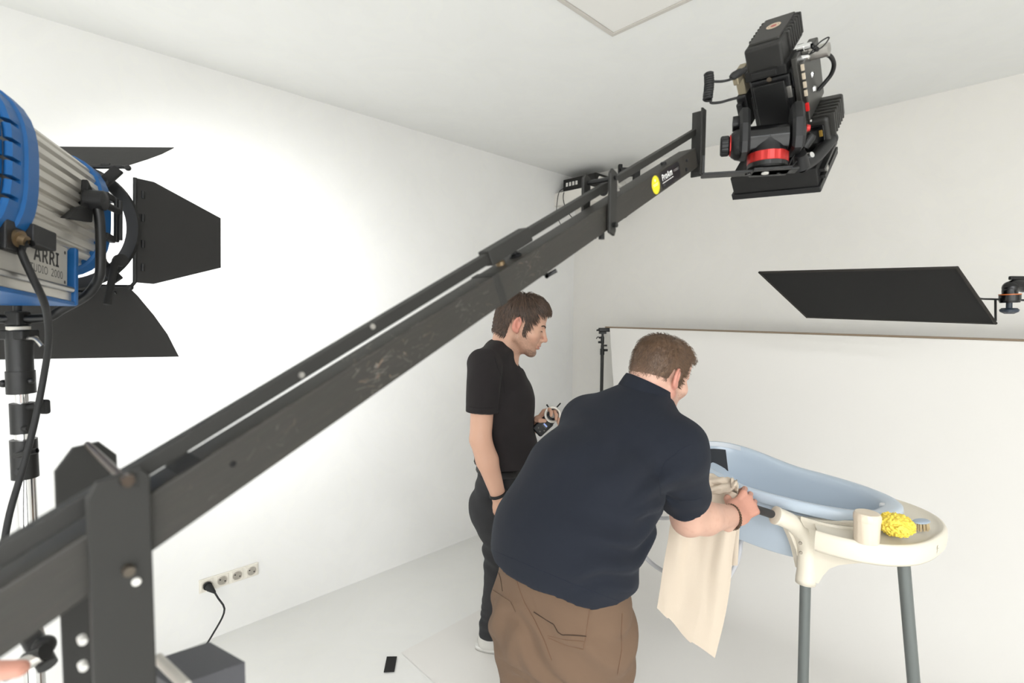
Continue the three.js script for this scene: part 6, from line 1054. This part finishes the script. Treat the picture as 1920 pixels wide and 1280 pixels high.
  const tor = [sd.flat(P(1032, 1230, 1.36), P(1064, 1010, 1.385), 0.222, 0.18, 0.206, 0.172, R), sd.flat(P(1064, 1010, 1.385), P(1112, 905, 1.43), 0.208, 0.175, 0.196, 0.158, R), sd.flat(P(1112, 905, 1.43), P(1162, 822, 1.5), 0.196, 0.158, 0.17, 0.12, R), sd.flat(P(1162, 822, 1.5), P(1208, 758, 1.555), 0.17, 0.115, 0.085, 0.08, R)];
  const yoke = [sd.cone(P(1192, 778, 1.54), shR, 0.082, 0.087), sd.cone(P(1192, 778, 1.54), shL, 0.082, 0.084)];
  const torF = blend(tor, 0.05), slR = sd.cone(shR, shR.clone().lerp(elR, 0.95), 0.088, 0.072), slL = sd.cone(shL, shL.clone().lerp(elL, 0.9), 0.082, 0.07), inR = sd.cone(shR.clone().lerp(elR, 0.66), shR.clone().lerp(elR, 1.1), 0.058, 0.056);
  const cutR = (x, y, z) => (x - slE.x) * armD.x + (y - slE.y) * armD.y + (z - slE.z) * armD.z, aL = elL.clone().sub(shL).normalize(), cutL = (x, y, z) => (x - slEL.x) * aL.x + (y - slEL.y) * aL.y + (z - slEL.z) * aL.z;
  const side = (x, z) => (x - pel.x) * R.x + (z - pel.z) * R.z, frontal = (x, z) => (x - pel.x) * F.x + (z - pel.z) * F.z;
  const fold = (x, y, z) => {
    const s = side(x, z), q = Math.exp(-Math.pow((y - 1.0) / 0.1, 2)) * sstep(0.08, 0.17, s);
    return 0.007 * q * Math.sin(y * 75 + 4 * nz(x * 8, y * 6, z * 8)) + 0.0035 * Math.sin((y * 1.2 - s) * 34 + 4 * nz(x * 4, y * 4, z * 4)) * sstep(0.98, 1.12, y) * sstep(1.34, 1.2, y) * sstep(-0.02, 0.12, s) + 0.007 * fbm(x * 5, y * 5, z * 5, 3) + (() => { const dx = x - pit.x, dy = y - pit.y, dz = z - pit.z, r = Math.hypot(dx, dy, dz), an = Math.atan2(dy, dx * R.x + dz * R.z); return 0.0055 * Math.sin(an * 6 + 2 * nz(x * 6, y * 6, z * 6)) * Math.exp(-Math.pow((r - 0.1) / 0.09, 2)); })();
  };
  const pit = P(1242, 915, 1.4);
  const neckO = sd.cone(P(1226, 722, 1.57), P(1212, 752, 1.557), 0.07, 0.062);
  const hemY = (x, z) => 0.917 - 0.12 * side(x, z) + 0.004 * Math.sin(side(x, z) * 16) - 0.02 * sstep(0.0, 0.2, frontal(x, z)) - 0.022 * sstep(0.1, 0.2, side(x, z)) * sstep(0.02, -0.1, frontal(x, z));
  const shirtF = (x, y, z) => { const fo = fold(x, y, z); let d = smin(smin(torF(x, y, z), yoke[0](x, y, z), 0.06), yoke[1](x, y, z), 0.06) + fo; d = smax(d, hemY(x, z) - y, 0.004); const r = smax(smax(slR(x, y, z) + 0.5 * fo, cutR(x, y, z), 0.004), -inR(x, y, z), 0.003), l = smax(slL(x, y, z), cutL(x, y, z), 0.004); d = smin(smin(d, r, 0.03), l, 0.03); d = smax(d, -neckO(x, y, z), 0.006); return d; };
  const navy = clothMat(0x0f1521, weave, 30, { sheen: 0.08, sheenColor: 0x5b6b92, bump: 0.0005 });
  const shirt = part(t, 'polo_shirt', boxUV(nets(shirtF, V(-0.14, 0.86, -1.95), V(0.62, 1.42, -1.08), 0.0062)), navy, 'navy short-sleeved polo shirt');
  // collar folded round the neck
  const ncC = P(1207, 744, 1.552), ncDir = loc(HM, 0, -0.06, 0.02).sub(neck).normalize(), cx = R.clone().addScaledVector(ncDir, -R.dot(ncDir)).normalize(), cz = V().crossVectors(cx, ncDir);
  const crs = [[0.084, -0.01], [0.086, 0.012], [0.081, 0.038], [0.077, 0.052], [0.073, 0.053], [0.071, 0.036], [0.072, 0.0]].map(([r, h]) => { const o = []; for (let i = 0; i < 48; i++) { const q = i / 48 * 6.28319; const back = Math.cos(q); o.push(ncC.clone().addScaledVector(ncDir, h + 0.006 * back).addScaledVector(cx, Math.sin(q) * r).addScaledVector(cz, back * r * 1.0)); } return o; });
  part(shirt, 'collar', loft(crs, true, false, false), navy, 'folded navy collar');
  const sm = M_(0x161c2a, 0.95), D0 = 0.9, D1 = 2.1;
  for (const [n, p] of [['shoulder_seam', [[1243, 925], [1240, 890], [1252, 860], [1282, 836], [1300, 828]]], ['hem_stitch', [[925, 1030], [960, 1044], [1020, 1068], [1080, 1092], [1140, 1114], [1170, 1124]]], ['sleeve_stitch', [[1250, 929], [1280, 934], [1310, 931], [1322, 926]]]]) { const s = seam(shirtF, p, D0, D1, 0.0006, 0.0001); if (s) part(shirt, n, s, sm); }
  // trousers
  const pelF = sd.flat(P(1060, 1060, 1.38), P(1058, 1175, 1.37), 0.19, 0.15, 0.195, 0.15, R), but = [sd.ell(P(1000, 1150, 1.4), 0.105, 0.12, 0.105), sd.ell(P(1112, 1165, 1.27), 0.108, 0.125, 0.105)];
  const tl = lg.map((l, i) => blend([sd.cone(l.hip, l.knee, i ? 0.105 : 0.102, 0.088), sd.cone(l.knee, V(l.foot.x, 0.1, l.foot.z), 0.086, 0.072)], 0.03));
  const trF = (x, y, z) => { let d = smin(pelF(x, y, z), smin(but[0](x, y, z), but[1](x, y, z), 0.025), 0.05); d = smin(d, smin(tl[0](x, y, z), tl[1](x, y, z), 0.012), 0.04); d = smax(smax(d, y - 0.965, 0.005), 0.07 - y, 0.005); const s = side(x, z); return d + 0.006 * Math.sin((y + 0.8 * Math.abs(s + 0.02)) * 58 + 4 * nz(x * 7, y * 7, z * 7)) * sstep(0.9, 0.78, y) * sstep(0.52, 0.66, y) + 0.006 * Math.sin(y * 90 + 3 * nz(x * 9, y * 5, z * 9)) * sstep(0.3, 0.15, y) + 0.006 * fbm(x * 7, y * 7, z * 7, 3); };
  const tan = clothMat(0x6b5543, twill, 22, { sheen: 0.06, sheenColor: 0xc8a888, bump: 0.0005 });
  const tr = part(t, 'trousers', boxUV(nets(trF, V(-0.16, 0.05, -1.75), V(0.5, 0.98, -1.02), 0.007)), tan, 'tan cotton trousers');
  const thr = M_(0x6a4f3c, 0.95), dkS = M_(0x3a2a1e, 0.95);
  const pk = stitched(trF, [[1001, 1096], [1116, 1130], [1104, 1216], [1034, 1196]], D0, D1, 0.0026, 16, 14); if (pk) part(tr, 'back_pocket', boxUV(pk), tan, 'right back pocket');
  const pk2 = stitched(trF, [[932, 1106], [966, 1128], [975, 1146], [938, 1150]], D0, D1, 0.0018, 10, 8); if (pk2) part(tr, 'back_pocket', boxUV(pk2), tan, 'left back pocket');
  for (const [n, p, m, r] of [['pocket_welt', [[1010, 1146], [1034, 1160], [1048, 1168], [1056, 1182], [1064, 1187], [1108, 1190]], dkS, 0.0013], ['pocket_stitch', [[1036, 1190], [1070, 1196], [1104, 1200]], thr, 0.0008], ['pocket_edge', [[1003, 1099], [1040, 1110], [1080, 1121], [1113, 1130]], dkS, 0.0011], ['pocket_border', [[1114, 1133], [1109, 1175], [1103, 1213], [1070, 1206], [1037, 1194]], thr, 0.0009], ['centre_seam', [[972, 1072], [980, 1100], [992, 1130], [1010, 1160], [1030, 1200], [1044, 1236]], thr, 0.0011], ['side_seam', [[1175, 1146], [1174, 1180], [1175, 1215], [1168, 1260]], thr, 0.001], ['outer_seam', [[920, 1050], [938, 1062], [946, 1085], [950, 1108]], dkS, 0.001]]) { const s = seam(trF, p, D0, D1, r, n.startsWith('pocket') ? 0.0026 : 0.0003); if (s) part(tr, n, s, m); }
  for (const l of lg) { const s = shoe(V(l.foot.x + F.x * 0.03, 0, l.foot.z + F.z * 0.03), F); const sh = part(t, 'shoe', s.upper, M_(0x4a3527, 0.6), 'brown shoe'); part(sh, 'sole', s.sole, M_(0x2a211b, 0.7)); }
  // beaded bracelet
  const bd = wrR.clone().sub(elR).normalize(), bc = elR.clone().lerp(wrR, 0.95), q = new THREE.Quaternion().setFromUnitVectors(V(0, 0, 1), bd), beads = [];
  for (let i = 0; i < 30; i++) { const a = i / 30 * 6.28319; const p = V(Math.cos(a) * 0.0385, Math.sin(a) * 0.0385, 0.004 * Math.sin(a * 2)).applyQuaternion(q).add(bc); const s = new THREE.SphereGeometry(0.0047, 8, 6); s.translate(p.x, p.y, p.z); beads.push(s); }
  part(t, 'bracelet', beads, M_(0x4a3520, 0.5), 'brown beaded bracelet', 'stuff');
}
// ---------------------------------------------------------------- crane operator: only a fingertip enters the frame
{
  const tip = P(76, 1230, 0.40), wr = P(-250, 1300, 0.36), d = tip.clone().sub(wr).normalize(), z0 = V(0, 0.6, 0.8), z = z0.addScaledVector(d, -z0.dot(d)).normalize();
  const h0 = wr.clone(), h = handField(basis(tip.clone().addScaledVector(d, -0.178).addScaledVector(V().crossVectors(d, z), -0.03), V().crossVectors(d, z), d, z), [[0.02, 0.08, 0.06], [0.9, 1.3, 0.7], [1.0, 1.4, 0.7], [1.0, 1.4, 0.7]], { s: 1, thumb: [[0.024, 0.02, -0.012], [0.04, 0.045, -0.03], [0.03, 0.07, -0.044], [0.015, 0.085, -0.05]] });
  const c = tip.clone().addScaledVector(d, -0.19), el = c.clone().addScaledVector(d, -0.24).add(V(0, -0.02, 0.04)), fa = sd.cone(c, el, 0.03, 0.045);
  const f = (x, y, z) => smin(h.f(x, y, z), fa(x, y, z), 0.015), b = around(h.centre, 0.15);
  const g = nets(f, V(Math.min(el.x, tip.x) - 0.06, Math.min(el.y, tip.y) - 0.09, Math.min(el.z, tip.z) - 0.1), V(Math.max(el.x, tip.x) + 0.06, Math.max(el.y, tip.y) + 0.09, Math.max(el.z, tip.z) + 0.1), 0.0036);
  paint(g, (x, y, z) => mix3([0.72, 0.32, 0.24], [0.66, 0.36, 0.27], 0.5 + 0.5 * nz(x * 40, y * 40, z * 40)));
  const t = thing('person', 'fingertip of a person reaching in at the lower left edge', 'person', el);
  part(t, 'hand', g, skinMat, 'outstretched hand with pointing finger');
  part(t, 'sleeve', nets((x, y, z) => sd.cone(c.clone().lerp(el, 0.5), el, 0.044, 0.058)(x, y, z) + 0.003 * Math.sin(60 * (x + y)), V(el.x - 0.1, el.y - 0.1, el.z - 0.15), V(c.x + 0.08, c.y + 0.1, c.z + 0.15), 0.007), clothMat(0x2a2c30, weave, 20), 'dark sleeve');
}

renderer.render(scene, camera);
